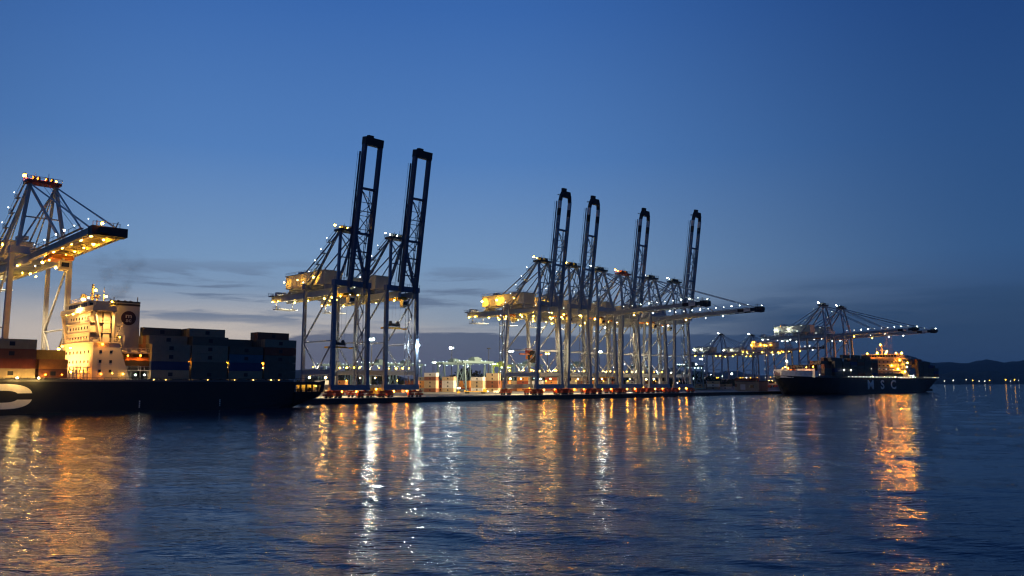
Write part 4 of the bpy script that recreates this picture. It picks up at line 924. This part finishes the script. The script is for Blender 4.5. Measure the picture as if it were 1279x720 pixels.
night = ramp(e01, [(0, (.030, .060, .125)), (4/90, (.028, .070, .165)), (8.4/90, (.030, .093, .235)), (16/90, (.022, .080, .235)), (25/90, (.012, .056, .210)), (45/90, (.010, .043, .155)), (1, (.010, .040, .14))])
side = smooth(math_('ABSOLUTE', math_('ADD', az, 12.0)), 8.0, 47.0)
base = mixc(side, sunset, night)
# warm band of afterglow low on the left
glowm = math_('MULTIPLY', math_('MULTIPLY', smooth(el, 6.6, 2.8), smooth(el, -1, 1.5)), math_('SUBTRACT', 1.0, smooth(math_('ABSOLUTE', math_('ADD', az, 24.0)), 4.0, 24.0)))
base = mixc(math_('MULTIPLY', glowm, .85), base, (.68, .58, .50))
# clouds: long flat streaks and a bank near the horizon
def noise(sx, sy, det, seed, dist=.3):
    cv = N.new('ShaderNodeCombineXYZ'); L.new(math_('MULTIPLY', az, sx), cv.inputs[0]); L.new(math_('MULTIPLY', el, sy), cv.inputs[1]); cv.inputs[2].default_value = seed
    n = N.new('ShaderNodeTexNoise'); n.inputs['Scale'].default_value = 1.0; n.inputs['Detail'].default_value = det; n.inputs['Roughness'].default_value = .58; n.inputs['Distortion'].default_value = dist; L.new(cv.outputs[0], n.inputs['Vector']); return n.outputs['Fac']
n1 = noise(.10, .95, 6, 2.3); n2 = noise(.05, .5, 5, 7.1); n3 = noise(.25, 2.2, 5, 4.4)
edge = math_('ADD', math_('MULTIPLY', math_('SUBTRACT', n2, .5), 2.2), math_('MULTIPLY', math_('SUBTRACT', n3, .5), 1.0))
bank_top = math_('SUBTRACT', math_('ADD', 3.5, edge), math_('MULTIPLY', math_('SUBTRACT', 1.0, smooth(az, -27.0, -12.0)), 2.3))      # degrees
bank = math_('MULTIPLY', math_('SUBTRACT', 1.0, smooth(math_('SUBTRACT', el, bank_top), -.17, .06)), .92)
streak = math_('MULTIPLY', math_('MULTIPLY', smooth(n1, .47, .60), math_('MULTIPLY', smooth(el, 3.2, 4.6), math_('MULTIPLY', smooth(az, -33.0, -24.0), math_('SUBTRACT', 1.0, math_('MULTIPLY', smooth(el, 4.6, 6.4), smooth(az, 0.0, 8.0)))))), math_('SUBTRACT', 1.0, smooth(el, 6.2, 9.2)))
right_el = math_('SUBTRACT', 1.0, smooth(math_('ADD', el, math_('MULTIPLY', math_('SUBTRACT', n2, .5), 5.0)), 3.8, 6.6))
rbank = math_('MULTIPLY', math_('MULTIPLY', right_el, smooth(az, 10.0, 20.0)), .85)
cl_col = mixc(smooth(az, -10.0, 22.0), (.088, .118, .205), (.021, .062, .150))
strk_col = mixc(smooth(az, -10.0, 24.0), (.125, .178, .285), (.030, .078, .18))
rim = math_('MULTIPLY', math_('MULTIPLY', smooth(math_('SUBTRACT', el, bank_top), -.3, .1), math_('SUBTRACT', 1.0, smooth(math_('SUBTRACT', el, bank_top), .1, 1.0))), math_('SUBTRACT', 1.0, smooth(az, -8.0, 6.0)))
base = mixc(math_('MULTIPLY', rim, .5), base, (.50, .46, .45))
base = mixc(math_('MULTIPLY', streak, .85), base, strk_col)
base = mixc(bank, base, cl_col)
base = mixc(rbank, base, cl_col)
low = smooth(el, -.3, -4.0)
base = mixc(low, base, (.02, .035, .06))
tint = N.new('ShaderNodeVectorMath'); tint.operation = 'SCALE'; tint.inputs['Scale'].default_value = K/.15; L.new(base, tint.inputs[0])
final = mixc(.92, sky.outputs[0], tint.outputs[0])
L.new(final, bg.inputs['Color']); bg.inputs['Strength'].default_value = .15

sd = bpy.data.lights.new('sun', 'SUN'); sd.energy = .001; sd.angle = R(20); sd.color = (1, .8, .62)
so = link('sun', sd); so.rotation_euler = (R(90-2), 0, R(24+180)); so.location = (0, 0, 150)

# ------------------------------------------------------------------ camera and render settings
cd = bpy.data.cameras.new('camera'); cam = link('camera', cd, None, (0, 0, CAM_H)); cd.sensor_width = 36; cd.lens = 36*FPX/1279; cd.clip_end = 40000; cd.clip_start = .3
cam.rotation_euler = (R(90) + math.atan(118/1000), 0, 0); sc.camera = cam
vs = sc.view_settings; vs.view_transform = 'Standard'; vs.look = 'None'; vs.exposure = EXPO; vs.gamma = 1; vs.use_curve_mapping = False
cy_ = sc.cycles
cy_.max_bounces = 5; cy_.diffuse_bounces = 2; cy_.glossy_bounces = 3; cy_.transparent_max_bounces = 4; cy_.volume_bounces = 0
cy_.sample_clamp_indirect = 3.0 * K; cy_.sample_clamp_direct = 0; cy_.caustics_reflective = False; cy_.caustics_refractive = False; cy_.use_denoising = True
cy_.volume_step_rate = 2; cy_.filter_width = 1.25
try: cy_.use_light_tree = True
except Exception: pass
sc.render.filter_size = 1.5 if hasattr(sc.render, 'filter_size') else 1.5
